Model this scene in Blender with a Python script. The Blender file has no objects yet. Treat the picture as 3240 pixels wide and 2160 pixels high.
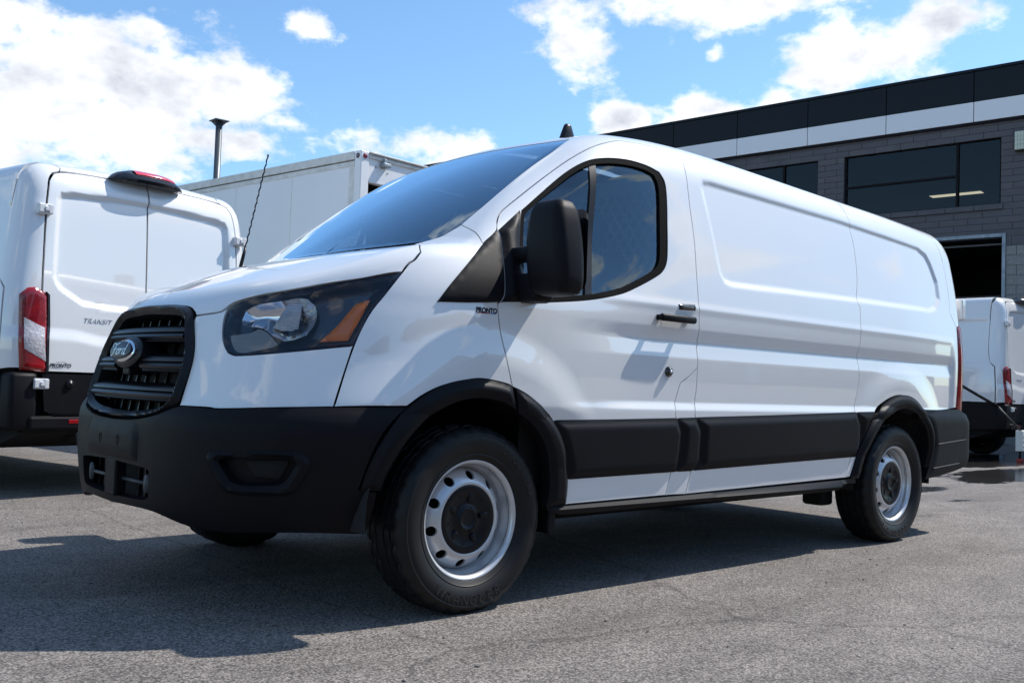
import bpy, bmesh, math, random
import numpy as np
from mathutils import Vector, Matrix
from mathutils.geometry import delaunay_2d_cdt
random.seed(7); rng=np.random.RandomState(7)
SC=bpy.context.scene; COL=SC.collection
# ------------------------------------------------------------------ camera
CAMPOS=Vector((-1.3744,-3.7844,0.8518)); YAW,PITCH,ROLL=0.7378,0.0446,0.0351
cd=bpy.data.cameras.new('camera'); cam=bpy.data.objects.new('camera',cd); COL.objects.link(cam); SC.camera=cam
fw=Vector((math.sin(YAW)*math.cos(PITCH),math.cos(YAW)*math.cos(PITCH),math.sin(PITCH)))
r0=Vector((math.cos(YAW),-math.sin(YAW),0)); u0=r0.cross(fw)
rr=r0*math.cos(ROLL)+u0*math.sin(ROLL); uu=-r0*math.sin(ROLL)+u0*math.cos(ROLL)
M=Matrix((rr,uu,-fw)).transposed().to_4x4(); M.translation=CAMPOS; cam.matrix_world=M
cd.sensor_width=36; cd.lens=36*3108.9/3240; cd.clip_start=.05; cd.clip_end=3000
# ------------------------------------------------------------------ sky and sun
SUN=Vector((.79,-.195,1.0)).normalized()
def world():
    w=bpy.data.worlds.new('World'); SC.world=w; w.use_nodes=True; nt=w.node_tree; N=nt.nodes; Lk=nt.links; N.clear()
    def mt(op,a,b=None,c=None,clamp=False):
        n=N.new('ShaderNodeMath'); n.operation=op; n.use_clamp=clamp
        for i,v in enumerate((a,b,c)):
            if v is None: continue
            if isinstance(v,(int,float)): n.inputs[i].default_value=v
            else: Lk.new(v,n.inputs[i])
        return n.outputs[0]
    sky=N.new('ShaderNodeTexSky'); sky.sky_type='NISHITA'; sky.sun_disc=False
    sky.sun_elevation=math.asin(SUN.z); sky.sun_rotation=math.atan2(SUN.x,SUN.y); sky.altitude=50; sky.air_density=1.05; sky.dust_density=.35; sky.ozone_density=2.2
    tc=N.new('ShaderNodeTexCoord'); nm=N.new('ShaderNodeVectorMath'); nm.operation='NORMALIZE'; Lk.new(tc.outputs['Generated'],nm.inputs[0])
    sx=N.new('ShaderNodeSeparateXYZ'); Lk.new(nm.outputs[0],sx.inputs[0]); X,Y,Z=sx.outputs
    az=mt('MULTIPLY',mt('ARCTAN2',X,Y),180/math.pi); el=mt('MULTIPLY',mt('ARCSINE',Z),180/math.pi)
    def noise(sc,det,rough,off,stretch=(1,1,1),dist=0):
        mp=N.new('ShaderNodeMapping'); mp.inputs['Location'].default_value=off; mp.inputs['Scale'].default_value=stretch; Lk.new(nm.outputs[0],mp.inputs[0])
        n=N.new('ShaderNodeTexNoise'); n.inputs['Scale'].default_value=sc; n.inputs['Detail'].default_value=det; n.inputs['Roughness'].default_value=rough; n.inputs['Distortion'].default_value=dist
        Lk.new(mp.outputs[0],n.inputs['Vector']); return n.outputs['Fac']
    n1=noise(9,7,.60,(3.1,1.7,.4),(1,1,1.7)); n2=noise(30,5,.58,(7.,2.,5.),(1,1,1.5)); n3=noise(2.6,6,.55,(.4,9.2,3.3),(1,1,2.6)); n4=noise(16,4,.6,(2.2,6.6,1.1),(1,1,1.6))
    # individual clouds in view: azimuth, elevation, radii (degrees), weight
    lobes=LOBES
    acc=None
    for a,e,ra,re,wt in lobes:
        da=mt('DIVIDE',mt('SUBTRACT',az,a),ra); de=mt('DIVIDE',mt('SUBTRACT',el,e),re)
        q=mt('SUBTRACT',wt,mt('MULTIPLY',mt('SQRT',mt('ADD',mt('MULTIPLY',da,da),mt('MULTIPLY',de,de))),wt))
        acc=q if acc is None else mt('MAXIMUM',acc,q)
    acc=mt('MAXIMUM',acc,-1.2)
    nz=mt('ADD',mt('MULTIPLY',mt('SUBTRACT',n1,.5),3.8),mt('MULTIPLY',mt('SUBTRACT',n2,.5),1.9))
    near=mt('ADD',mt('MULTIPLY',acc,1.0),nz)
    # scattered cumulus over the rest of the sky
    wide=mt('ADD',mt('MULTIPLY',mt('SUBTRACT',n3,.572),9.0),mt('MULTIPLY',nz,.40))
    # in the part of the sky described by the lobes the scattered field gives way
    da=mt('DIVIDE',mt('SUBTRACT',az,40),46); de=mt('DIVIDE',mt('SUBTRACT',el,14),26)
    win=mt('SUBTRACT',1.35,mt('SQRT',mt('ADD',mt('MULTIPLY',da,da),mt('MULTIPLY',de,de))),clamp=True)
    win=mt('MULTIPLY',win,2.6,clamp=True)
    tot=mt('ADD',mt('MULTIPLY',near,win),mt('MULTIPLY',wide,mt('SUBTRACT',1.0,win)))
    cov=N.new('ShaderNodeMapRange'); cov.interpolation_type='SMOOTHSTEP'; cov.inputs['From Min'].default_value=-.15; cov.inputs['From Max'].default_value=.68; Lk.new(tot,cov.inputs['Value'])
    fac=cov.outputs['Result']
    # cloud brightness: lit tops, greyer thick bases
    thick=mt('ADD',mt('MULTIPLY',tot,-.18),mt('MULTIPLY',n4,.75))
    br=N.new('ShaderNodeMapRange'); br.inputs['From Min'].default_value=-.05; br.inputs['From Max'].default_value=.42; br.inputs['To Min'].default_value=.66; br.inputs['To Max'].default_value=1.22; Lk.new(thick,br.inputs['Value'])
    col=N.new('ShaderNodeMix'); col.data_type='RGBA'; col.inputs['A'].default_value=(.80,.86,1,1); col.inputs['B'].default_value=(1,1,1,1); Lk.new(mt('MULTIPLY',mt('SUBTRACT',br.outputs['Result'],.66),2.0,clamp=True),col.inputs['Factor'])
    skyc=N.new('ShaderNodeMix'); skyc.data_type='RGBA'; skyc.blend_type='MULTIPLY'; skyc.inputs['Factor'].default_value=1; skyc.inputs['B'].default_value=SKYTINT; Lk.new(sky.outputs[0],skyc.inputs['A'])
    b1=N.new('ShaderNodeBackground'); b1.inputs['Strength'].default_value=SKYSTR; Lk.new(skyc.outputs['Result'],b1.inputs['Color'])
    b2=N.new('ShaderNodeBackground'); Lk.new(col.outputs['Result'],b2.inputs['Color']); Lk.new(mt('MULTIPLY',br.outputs['Result'],CLOUDSTR),b2.inputs['Strength'])
    mx=N.new('ShaderNodeMixShader'); Lk.new(fac,mx.inputs[0]); Lk.new(b1.outputs[0],mx.inputs[1]); Lk.new(b2.outputs[0],mx.inputs[2])
    out=N.new('ShaderNodeOutputWorld'); Lk.new(mx.outputs[0],out.inputs[0])
LOBES=[(20.6,15.4,7.4,2.7,1.05),(16.4,12.9,6.6,2.9,1.0),(25.2,16.2,4.2,1.9,.9),(26.3,12.9,3.6,1.1,.85),(14.4,17.7,2.6,1.5,.85),(30.4,19.3,1.9,.9,.85),(45.1,19.6,2.9,2.6,1.1),
 (53.7,21.7,7.8,1.6,.95),(61.6,18.4,4.6,2.3,1.3),(65.2,19.8,3.2,1.2,1.1),(38.6,13.3,5.2,1.5,1.2),(55.5,15.6,5.2,1.4,1.2),(48.3,15.2,1.6,1.0,.9),(14.8,10.7,2.0,1.5,.9),(28.5,14.2,1.1,.6,.6),(53.6,18.8,.5,.5,.6)]
SKYTINT=(.86,1.07,1.17,1); SKYSTR=.15; CLOUDSTR=.98
world()
sd=bpy.data.lights.new('sun','SUN'); sd.energy=5.0; sd.angle=math.radians(.53); sd.color=(1,.955,.89)
so=bpy.data.objects.new('sun',sd); COL.objects.link(so); so.rotation_euler=(-SUN).to_track_quat('-Z','Y').to_euler(); so.location=(6,-3,12)
SC.view_settings.view_transform='Standard'; SC.view_settings.look='None'; SC.view_settings.exposure=.15; SC.view_settings.gamma=1; SC.view_settings.use_curve_mapping=False
SC.render.engine='CYCLES'
try: SC.cycles.max_bounces=10; SC.cycles.transparent_max_bounces=16; SC.cycles.caustics_reflective=False; SC.cycles.caustics_refractive=False
except Exception: pass
# ------------------------------------------------------------------ materials
MATS={}
def mat(name,color,rough=.5,metal=0,coat=0,coatr=.03,bump=None,spec=.5,vary=None,emit=None,trans=0,ior=1.45,dirt=None):
    if name in MATS: return MATS[name]
    m=bpy.data.materials.new(name); m.use_nodes=True; nt=m.node_tree; N=nt.nodes; L=nt.links; b=N['Principled BSDF']
    b.inputs['Base Color'].default_value=(*color,1); b.inputs['Roughness'].default_value=rough; b.inputs['Metallic'].default_value=metal
    b.inputs['Coat Weight'].default_value=coat; b.inputs['Coat IOR'].default_value=1.6; b.inputs['Coat Roughness'].default_value=coatr; b.inputs['Specular IOR Level'].default_value=spec; b.inputs['IOR'].default_value=ior
    b.inputs['Transmission Weight'].default_value=trans
    if emit: b.inputs['Emission Color'].default_value=(*emit[0],1); b.inputs['Emission Strength'].default_value=emit[1]
    tc=N.new('ShaderNodeTexCoord')
    def nz(sc,det=4,ro=.55,stretch=None):
        n=N.new('ShaderNodeTexNoise'); n.inputs['Scale'].default_value=sc; n.inputs['Detail'].default_value=det; n.inputs['Roughness'].default_value=ro
        src=tc.outputs['Object']
        if stretch:
            mp=N.new('ShaderNodeMapping'); mp.inputs['Scale'].default_value=stretch; L.new(src,mp.inputs[0]); src=mp.outputs[0]
        L.new(src,n.inputs['Vector']); return n
    if vary:   # (scale, amount, colour2)
        n=nz(vary[0]); mx=N.new('ShaderNodeMix'); mx.data_type='RGBA'; mx.inputs['A'].default_value=(*color,1); mx.inputs['B'].default_value=(*vary[2],1)
        mr=N.new('ShaderNodeMapRange'); mr.inputs['From Min'].default_value=.35; mr.inputs['From Max'].default_value=.7; mr.inputs['To Max'].default_value=vary[1]; L.new(n.outputs['Fac'],mr.inputs['Value'])
        L.new(mr.outputs['Result'],mx.inputs['Factor']); L.new(mx.outputs['Result'],b.inputs['Base Color'])
        mr2=N.new('ShaderNodeMapRange'); mr2.inputs['To Min'].default_value=max(0,rough-.06); mr2.inputs['To Max'].default_value=min(1,rough+.08); L.new(n.outputs['Fac'],mr2.inputs['Value']); L.new(mr2.outputs['Result'],b.inputs['Roughness'])
    if bump:   # (scale, strength, distance)
        n=nz(bump[0],3); bp=N.new('ShaderNodeBump'); bp.inputs['Strength'].default_value=bump[1]; bp.inputs['Distance'].default_value=bump[2]; L.new(n.outputs['Fac'],bp.inputs['Height']); L.new(bp.outputs[0],b.inputs['Normal'])
    MATS[name]=m; return m
def glassmat(name,tint,refl=1.0,ior=1.5,gloss=(1,1,1)):
    if name in MATS: return MATS[name]
    m=bpy.data.materials.new(name); m.use_nodes=True; nt=m.node_tree; N=nt.nodes; L=nt.links; N.clear()
    t=N.new('ShaderNodeBsdfTransparent'); t.inputs[0].default_value=(*tint,1); g=N.new('ShaderNodeBsdfGlossy'); g.inputs['Roughness'].default_value=.0; g.inputs['Color'].default_value=(*gloss,1)
    fr=N.new('ShaderNodeFresnel'); fr.inputs['IOR'].default_value=ior
    ml=N.new('ShaderNodeMath'); ml.operation='MULTIPLY'; ml.use_clamp=True; ml.inputs[1].default_value=refl; L.new(fr.outputs[0],ml.inputs[0])
    mx=N.new('ShaderNodeMixShader'); L.new(ml.outputs[0],mx.inputs[0]); L.new(t.outputs[0],mx.inputs[1]); L.new(g.outputs[0],mx.inputs[2])
    o=N.new('ShaderNodeOutputMaterial'); L.new(mx.outputs[0],o.inputs[0]); MATS[name]=m; return m
WHITE=mat('white_paint',(.80,.80,.80),.38,coat=1,coatr=.015,vary=(1.6,.35,(.765,.765,.755)))
WHITE.node_tree.nodes['Principled BSDF'].inputs['Coat IOR'].default_value=1.85
PLASTIC=mat('black_plastic',(.0085,.0080,.0100),.46,bump=(900,.2,.002),vary=(14,.6,(.0095,.0098,.012)),spec=.13)
GLOSSBLACK=mat('gloss_black',(.012,.012,.014),.18,coat=.4)
SATIN=mat('satin_black',(.006,.0063,.008),.33,spec=.35)
RUBBER=mat('rubber',(.006,.006,.0068),.48,bump=(260,.25,.002),vary=(9,.6,(.014,.0135,.013)),spec=.35)
SEAL=mat('rubber_seal',(.006,.006,.0065),.85,spec=.08)
SILVER=mat('silver_steel',(.64,.645,.66),.32,metal=.5,vary=(30,.45,(.56,.56,.56)))
CHROME=mat('chrome',(.86,.87,.89),.06,metal=1)
DARK=mat('dark_void',(.006,.006,.007),.8)
UNDER=mat('underbody',(.012,.012,.012),.85)

# ------------------------------------------------------------------ mesh helpers
def mk(name,V,F,m,parent=None,smooth=False,normals=None):
    me=bpy.data.meshes.new(name); me.from_pydata([tuple(map(float,v)) for v in V],[],[tuple(map(int,f)) for f in F]); me.update()
    for mm in (m if isinstance(m,(list,tuple)) else [m]): me.materials.append(mm)
    if smooth: me.polygons.foreach_set('use_smooth',[True]*len(me.polygons))
    if normals is not None: me.normals_split_custom_set_from_vertices([tuple(map(float,n)) for n in normals])
    o=bpy.data.objects.new(name,me); COL.objects.link(o)
    if parent: o.parent=parent
    return o
def empty(name,label,cat,loc=(0,0,0),rz=0,group=None):
    o=bpy.data.objects.new(name,None); COL.objects.link(o); o.location=loc; o.rotation_euler=(0,0,rz); o.empty_display_size=.2
    tag(o,label,cat,group); return o
def tag(o,label=None,cat=None,group=None,kind=None):
    if label: o['label']=label
    if cat: o['category']=cat
    if group: o['group']=group
    if kind: o['kind']=kind
    return o
def bm_obj(name,bm,m,parent=None,smooth=False):
    me=bpy.data.meshes.new(name); bm.normal_update(); bm.to_mesh(me); bm.free()
    for mm in (m if isinstance(m,(list,tuple)) else [m]): me.materials.append(mm)
    if smooth: me.polygons.foreach_set('use_smooth',[True]*len(me.polygons))
    o=bpy.data.objects.new(name,me); COL.objects.link(o)
    if parent: o.parent=parent
    return o
def add_box(bm,x0,x1,y0,y1,z0,z1,bev=0,mx=None):
    r=bmesh.ops.create_cube(bm,size=1); vs=r['verts']
    for v in vs: v.co=Vector(((x0+x1)/2+v.co.x*(x1-x0),(y0+y1)/2+v.co.y*(y1-y0),(z0+z1)/2+v.co.z*(z1-z0)))
    if bev>0:
        es=list({e for v in vs for e in v.link_edges}); r=bmesh.ops.bevel(bm,geom=es,offset=bev,segments=2,affect='EDGES',profile=.5); vs=list({v for f in r['faces'] for v in f.verts}|{v for v in vs if v.is_valid})
    if mx is not None:
        for v in vs: v.co=mx@v.co
    return vs
def box(name,x0,x1,y0,y1,z0,z1,m,parent=None,bev=0,smooth=False):
    bm=bmesh.new(); add_box(bm,x0,x1,y0,y1,z0,z1,bev); return bm_obj(name,bm,m,parent,smooth)
def tube(name,pts,rad,m,parent=None,seg=10,caps=True):
    pts=[Vector(p) for p in pts]; rad=[rad]*len(pts) if isinstance(rad,(int,float)) else rad
    V=[];F=[]; up=Vector((0,0,1))
    for i,p in enumerate(pts):
        t=(pts[min(i+1,len(pts)-1)]-pts[max(i-1,0)]).normalized()
        a=t.cross(up); a=a.normalized() if a.length>1e-3 else t.cross(Vector((1,0,0))).normalized(); b=t.cross(a)
        for k in range(seg):
            an=2*math.pi*k/seg; V.append(p+a*math.cos(an)*rad[i]+b*math.sin(an)*rad[i])
    for i in range(len(pts)-1):
        for k in range(seg): F.append((i*seg+k,i*seg+(k+1)%seg,(i+1)*seg+(k+1)%seg,(i+1)*seg+k))
    if caps: F.append(tuple(range(seg))[::-1]); F.append(tuple(range((len(pts)-1)*seg,len(pts)*seg)))
    return mk(name,V,F,m,parent,True)
def lathe_y(name,prof,m,parent=None,seg=72,smooth=True,close=False):
    """prof: list of (radius, y) turned round the y axis"""
    V=[];F=[]; n=len(prof)
    for k in range(seg):
        a=2*math.pi*k/seg
        for r,y in prof: V.append((r*math.cos(a),y,r*math.sin(a)))
    for k in range(seg):
        for j in range(n-1):
            a=k*n+j; b=((k+1)%seg)*n+j; F.append((a,a+1,b+1,b))
    o=mk(name,V,F,m,parent,smooth); return o
def autosmooth(o,ang=35):
    me=o.data; me.polygons.foreach_set('use_smooth',[True]*len(me.polygons))
    try: me.set_sharp_from_angle(angle=math.radians(ang))
    except Exception: pass
    return o
def copy_tree(o,parent=None):
    c=o.copy(); COL.objects.link(c); c.parent=parent
    if parent is not None: c.matrix_parent_inverse=o.matrix_parent_inverse.copy()
    for ch in list(o.children): copy_tree(ch,c)
    return c
def resample(P,g,closed=True,corner=32,smooth=True):
    """catmull-rom through 2D points between corners, spacing g"""
    P=np.asarray(P,float); n=len(P); out=[]; isc=[]
    for i in range(n):
        a=P[i]-P[i-1]; b=P[(i+1)%n]-P[i]
        c=np.dot(a,b)/max(1e-12,np.linalg.norm(a)*np.linalg.norm(b)); isc.append(math.degrees(math.acos(max(-1,min(1,c))))>corner)
    for i in range(n):
        p1=P[i]; p2=P[(i+1)%n]; L=np.linalg.norm(p2-p1); k=max(1,int(round(L/g)))
        p0=P[i-1] if not isc[i] else 2*p1-p2; p3=P[(i+2)%n] if not isc[(i+1)%n] else 2*p2-p1
        # limit tangents
        l0=np.linalg.norm(p1-p0); l3=np.linalg.norm(p3-p2); m1=(p2-p0)/(l0+L+1e-12)*L; m2=(p3-p1)/(l3+L+1e-12)*L
        for j in range(k):
            t=j/k
            if smooth: q=(2*t**3-3*t*t+1)*p1+(t**3-2*t*t+t)*m1+(-2*t**3+3*t*t)*p2+(t**3-t*t)*m2
            else: q=p1+(p2-p1)*t
            out.append(q)
    return np.array(out)
def inset(P,d):
    """move a closed polygon inwards by d"""
    A=np.sum(P[:,0]*np.roll(P[:,1],-1)-np.roll(P[:,0],-1)*P[:,1]); s=1 if A>0 else -1
    t=np.roll(P,-1,0)-np.roll(P,1,0); t/=np.maximum(np.linalg.norm(t,axis=1,keepdims=True),1e-9)
    return P+d*s*np.stack([-t[:,1],t[:,0]],1)
def basis(d):
    d=np.array(d,float); d/=np.linalg.norm(d); up=np.array([0,0,1.]) if abs(d[2])<.75 else np.array([1.,0,0]); a=np.cross(up,d); a/=np.linalg.norm(a); return a,np.cross(d,a),d
def cdt(loops,pts):
    co=[];ed=[]
    for Lp in loops:
        s=len(co); n=len(Lp); co+=[Vector(p) for p in Lp]; ed+=[(s+i,s+(i+1)%n) for i in range(n)]
    co+=[Vector(p) for p in pts]
    v,e,f,*_=delaunay_2d_cdt(co,ed,[],0,1e-6)
    return np.array([tuple(p) for p in v]),[tuple(t) for t in f]
def panel(name,pts,m,parent,f=None,d=(0,1,0),g=.02,gap=.0027,skirt=.022,off=0.0,prof=None,holes=(),both=False,mirror=False,corner=32,analytic=True,smoothb=True,gi=None):
    """a body panel: its outline (3-D points) is laid on the surface f along direction d; thickness by a skirt"""
    f=f or fbody; a,b,dd=basis(d); Q=np.array(pts,float); P2=np.stack([Q@a,Q@b],1); gi=gi or g
    L=resample(P2,g,corner=corner,smooth=smoothb)
    Li=inset(L,gap) if gap else L.copy()
    if both:      # the edge on the centre plane stays on it
        for i in range(len(Q)):
            j=(i+1)%len(Q)
            if abs(Q[i,1])<2e-3 and abs(Q[j,1])<2e-3:
                e_=P2[j]-P2[i]; t_=np.clip(((L-P2[i])@e_)/max(e_@e_,1e-12),0,1); on=np.linalg.norm(L-P2[i]-t_[:,None]*e_,axis=1)<2.5e-3; Li[on]=L[on]
    HL=[]
    for h in holes:
        h=np.array(h,float); hl=resample(np.stack([h@a,h@b],1),g,corner=corner,smooth=smoothb); HL.append(inset(hl,-gap) if gap else hl)
    lo=Li.min(0); hi=Li.max(0); gx=np.arange(lo[0],hi[0],gi); gy=np.arange(lo[1],hi[1],gi*.866)
    G=np.array([(x+(gi/2 if j%2 else 0),y) for j,y in enumerate(gy) for x in gx]); 
    if len(G):
        sdv=polysdf(G[:,0],G[:,1],Li.tolist()); k=sdv<-.5*gi
        for hl in HL: k&=polysdf(G[:,0],G[:,1],hl.tolist())>.5*gi
        G=G[k]
    v2,tri=cdt([Li]+HL,G)
    cen=v2[np.array(tri)].mean(1); ok=polysdf(cen[:,0],cen[:,1],Li.tolist())<0
    for hl in HL: ok&=polysdf(cen[:,0],cen[:,1],hl.tolist())>0
    tri=[t for t,o_ in zip(tri,ok) if o_]
    used=sorted({i for t in tri for i in t}); mp={i:j for j,i in enumerate(used)}; v2=v2[used]; tri=[tuple(mp[i] for i in t) for t in tri]
    dep=Q@dd; t0=dep.min()-.30; t1=dep.max()+.30
    O=v2[:,:1]*a+v2[:,1:]*b; D=np.broadcast_to(dd,O.shape); P=cast(f,O,D,t0,t1,int((t1-t0)/.03)+8)
    bad=np.isnan(P[:,0])
    if bad.any():
        good=np.where(~bad)[0]
        for i in np.where(bad)[0]:
            j=good[np.argmin(((v2[good]-v2[i])**2).sum(1))]; P[i]=O[i]+dd*(P[j]@dd)
    n=grad(f,P); n[bad]=-dd
    if both: P[np.abs(P[:,1])<gap*1.6+.002,1]=0
    o_=np.full(len(P),off,float)
    if prof is not None:
        s=polysdf(v2[:,0],v2[:,1],Li.tolist())
        for hl in HL: s=np.maximum(s,-polysdf(v2[:,0],v2[:,1],hl.tolist()))
        o_=o_+prof(np.minimum(s,0))
    P=P+n*o_[:,None]
    # orient triangles outwards
    A_=np.array(tri); fl=np.einsum('ij,ij->i',np.cross(P[A_[:,1]]-P[A_[:,0]],P[A_[:,2]]-P[A_[:,0]]),n[A_[:,0]])<0; A_[fl]=A_[fl][:,[0,2,1]]; T=[tuple(t) for t in A_.tolist()]
    V=P.tolist(); NN=n.tolist(); F=list(T)
    if skirt:
        ec={}
        for t in T:
            for i in range(3): ec.setdefault(tuple(sorted((t[i],t[(i+1)%3]))),[]).append((t[i],t[(i+1)%3]))
        be=[x[0] for x in ec.values() if len(x)==1]; idx={}
        for i,j in be:
            if both and abs(P[i][1])<1e-6 and abs(P[j][1])<1e-6: continue
            en=np.cross(P[j]-P[i],n[i]); en/=max(np.linalg.norm(en),1e-9); s=len(V)
            V+=[P[i].tolist(),P[j].tolist(),(P[j]-n[j]*skirt).tolist(),(P[i]-n[i]*skirt).tolist()]; NN+=[en.tolist()]*4; F.append((s+1,s,s+3,s+2))
    use=(NN if analytic and prof is None else None)
    def flip(V,NN,F):
        return [(x,-y,z) for x,y,z in V],[(x,-y,z) for x,y,z in NN],[tuple(reversed(t)) for t in F]
    if both:
        V2,N2,F2=flip(V,NN,F); k=len(V); V=V+V2; NN=NN+N2; F=F+[tuple(i+k for i in t) for t in F2]
        if use is not None: use=NN
    o=mk(name,V,F,m,parent,True,use)
    if use is None:
        if both:
            bm=bmesh.new(); bm.from_mesh(o.data); bmesh.ops.remove_doubles(bm,verts=[v for v in bm.verts if abs(v.co.y)<1e-6],dist=1e-5); bm.to_mesh(o.data); bm.free()
        autosmooth(o,40)
    if mirror:
        V2,N2,F2=flip(V,NN,F); o2=mk(name,V2,F2,m,parent if mirror is True else mirror,True,N2 if use is not None else None)
        if use is None: autosmooth(o2,40)
        return o,o2
    return o
def text_mesh(name,body,size,m,parent=None,mx=None,extrude=.0006,shear=0,spacing=1.0,align='LEFT',bold=0):
    c=bpy.data.curves.new(name,'FONT'); c.body=body; c.size=size; c.extrude=extrude; c.shear=shear; c.space_character=spacing; c.align_x=align; c.offset=bold
    o=bpy.data.objects.new(name,c); COL.objects.link(o); dg=bpy.context.evaluated_depsgraph_get(); me=bpy.data.meshes.new_from_object(o.evaluated_get(dg))
    bpy.data.objects.remove(o); bpy.data.curves.remove(c)
    if mx is not None: me.transform(mx)
    me.materials.clear(); me.materials.append(m); n=bpy.data.objects.new(name,me); COL.objects.link(n)
    if parent: n.parent=parent
    return n

# ---------------------------------------------------------------- body surface of the cargo van
# x runs from the front bumper to the rear, y is across (driver's side negative), z is up.
def spl(xs,ys):
    xs=np.array(xs,float); ys=np.array(ys,float); n=len(xs); h=np.diff(xs)
    A=np.eye(n); b=np.zeros(n)
    for i in range(1,n-1):
        A[i,i-1]=h[i-1]; A[i,i]=2*(h[i-1]+h[i]); A[i,i+1]=h[i]
        b[i]=3*((ys[i+1]-ys[i])/h[i]-(ys[i]-ys[i-1])/h[i-1])
    c=np.linalg.solve(A,b); B=np.diff(ys)/h-h*(2*c[:-1]+c[1:])/3; D=np.diff(c)/(3*h)
    def f(x):
        x=np.asarray(x,float); i=np.clip(np.searchsorted(xs,x)-1,0,n-2); d=np.clip(x,xs[0],xs[-1])-xs[i]
        return ys[i]+B[i]*d+c[i]*d*d+D[i]*d**3
    return f
def pch(xs,ys):  # monotone cubic
    xs=np.array(xs,float); ys=np.array(ys,float); h=np.diff(xs); s=np.diff(ys)/h; m=np.zeros(len(xs)); m[0]=s[0]; m[-1]=s[-1]
    for i in range(1,len(xs)-1):
        m[i]=0 if s[i-1]*s[i]<=0 else (3*(h[i-1]+h[i]))/((2*h[i]+h[i-1])/s[i-1]+(h[i]+2*h[i-1])/s[i])
    def f(x):
        x=np.clip(np.asarray(x,float),xs[0],xs[-1]); i=np.clip(np.searchsorted(xs,x)-1,0,len(xs)-2); t=(x-xs[i])/h[i]
        return ys[i]*(1+2*t)*(1-t)**2+m[i]*h[i]*t*(1-t)**2+ys[i+1]*t*t*(3-2*t)+m[i+1]*h[i]*t*t*(t-1)
    return f
def sst(a,b,x):
    t=np.minimum(np.maximum((x-a)/(b-a),0),1); return t*t*(3-2*t)
def smax(a,b,k):
    h=np.minimum(np.maximum(.5+.5*(a-b)/k,0),1); return a*h+b*(1-h)+k*h*(1-h)
def smin(a,b,k): return -smax(-a,-b,k)
def polysdf(px,pz,poly):
    shp=np.shape(px); p=np.ravel(px); q=np.ravel(pz); A=np.array(poly,float); B=np.roll(A,-1,0); E=B-A; L2=np.maximum((E**2).sum(1),1e-18); out=np.empty(len(p))
    ez=np.where(np.abs(E[:,1])<1e-12,1e-12,E[:,1]); st=max(1,400000//len(A))
    for s in range(0,len(p),st):
        x=p[s:s+st,None]; z=q[s:s+st,None]; wx=x-A[:,0]; wz=z-A[:,1]; t=np.minimum(np.maximum((wx*E[:,0]+wz*E[:,1])/L2,0),1)
        d=np.sqrt(((wx-E[:,0]*t)**2+(wz-E[:,1]*t)**2).min(1)); c=(A[:,1]<=z)!=(B[:,1]<=z)
        ins=(c&(x<A[:,0]+wz/ez*E[:,0])).sum(1)%2==1; out[s:s+st]=np.where(ins,-d,d)
    return out.reshape(shp)
def contour(F):
    v=np.array([a for a,b in F]); u=1.2-np.array([b for a,b in F])
    ph=np.arctan2(v,u); R=np.hypot(u,v)
    ph=np.concatenate([-ph[1:4][::-1],ph,[np.pi/2+.15]]); R=np.concatenate([R[1:4][::-1],R,[1/np.cos(.15)]])
    return spl(ph,R)
R_HI=contour([(0,0),(.2,.010),(.35,.035),(.5,.080),(.62,.135),(.72,.205),(.80,.29),(.87,.40),(.92,.52),(.96,.68),(.985,.87),(1,1.2)])
R_LO=contour([(0,0),(.2,.004),(.35,.016),(.5,.050),(.65,.115),(.75,.185),(.83,.27),(.89,.365),(.94,.49),(.97,.61),(.99,.77),(1,1.2)])
X0=pch([.2,.30,.45,.60,.72,.80,.90,1.0,1.08,1.16,1.3,1.5,2.2],[.12,.09,.075,.065,.07,.080,.095,.125,.155,.19,.22,.25,.25])
WZ=spl([.15,.35,.5,.7,.9,1.1,1.3,1.5,1.7,1.9,2.1,2.2],[.965,.985,.995,1.005,1.012,1.013,.998,.968,.930,.885,.838,.815])
ZH=spl([-.1,.08,.15,.25,.4,.55,.75,.95,1.3],[.93,1.070,1.123,1.180,1.248,1.305,1.362,1.398,1.43])
ZR=spl([1.2,1.5,1.8,2.3,3,4,5,5.4],[1.89,1.988,2.048,2.098,2.098,2.072,2.048,2.035])
ZX=1.02; RX=4.32; AXZ=.345
RECESS=[(2.435,1.845),(2.465,1.885),(2.53,1.893),(3.05,1.885),(3.73,1.875),(4.74,1.835),(4.85,1.80),(4.90,1.74),(4.955,1.62),(4.945,1.50),(4.87,1.425),(4.76,1.398),(3.87,1.385),(2.60,1.356),(2.53,1.37),(2.495,1.42)]
_rx=np.arange(2.30,5.10,.006); _rz=np.arange(1.25,2.0,.006); _rt=polysdf(*np.meshgrid(_rx,_rz,indexing='ij'),RECESS)
def recess_sdf(x,z):
    u=np.clip((x-_rx[0])/.006,0,len(_rx)-1.001); v=np.clip((z-_rz[0])/.006,0,len(_rz)-1.001); i=u.astype(int); j=v.astype(int); u=u-i; v=v-j
    return (_rt[i,j]*(1-u)+_rt[i+1,j]*u)*(1-v)+(_rt[i,j+1]*(1-u)+_rt[i+1,j+1]*u)*v
def ramp(a,b,x,r=.007):
    sp=lambda t: np.where(t<-r,0,np.where(t>r,t,(t+r)**2/(4*r))); return (sp(x-a)-sp(x-b))/(b-a)
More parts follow.
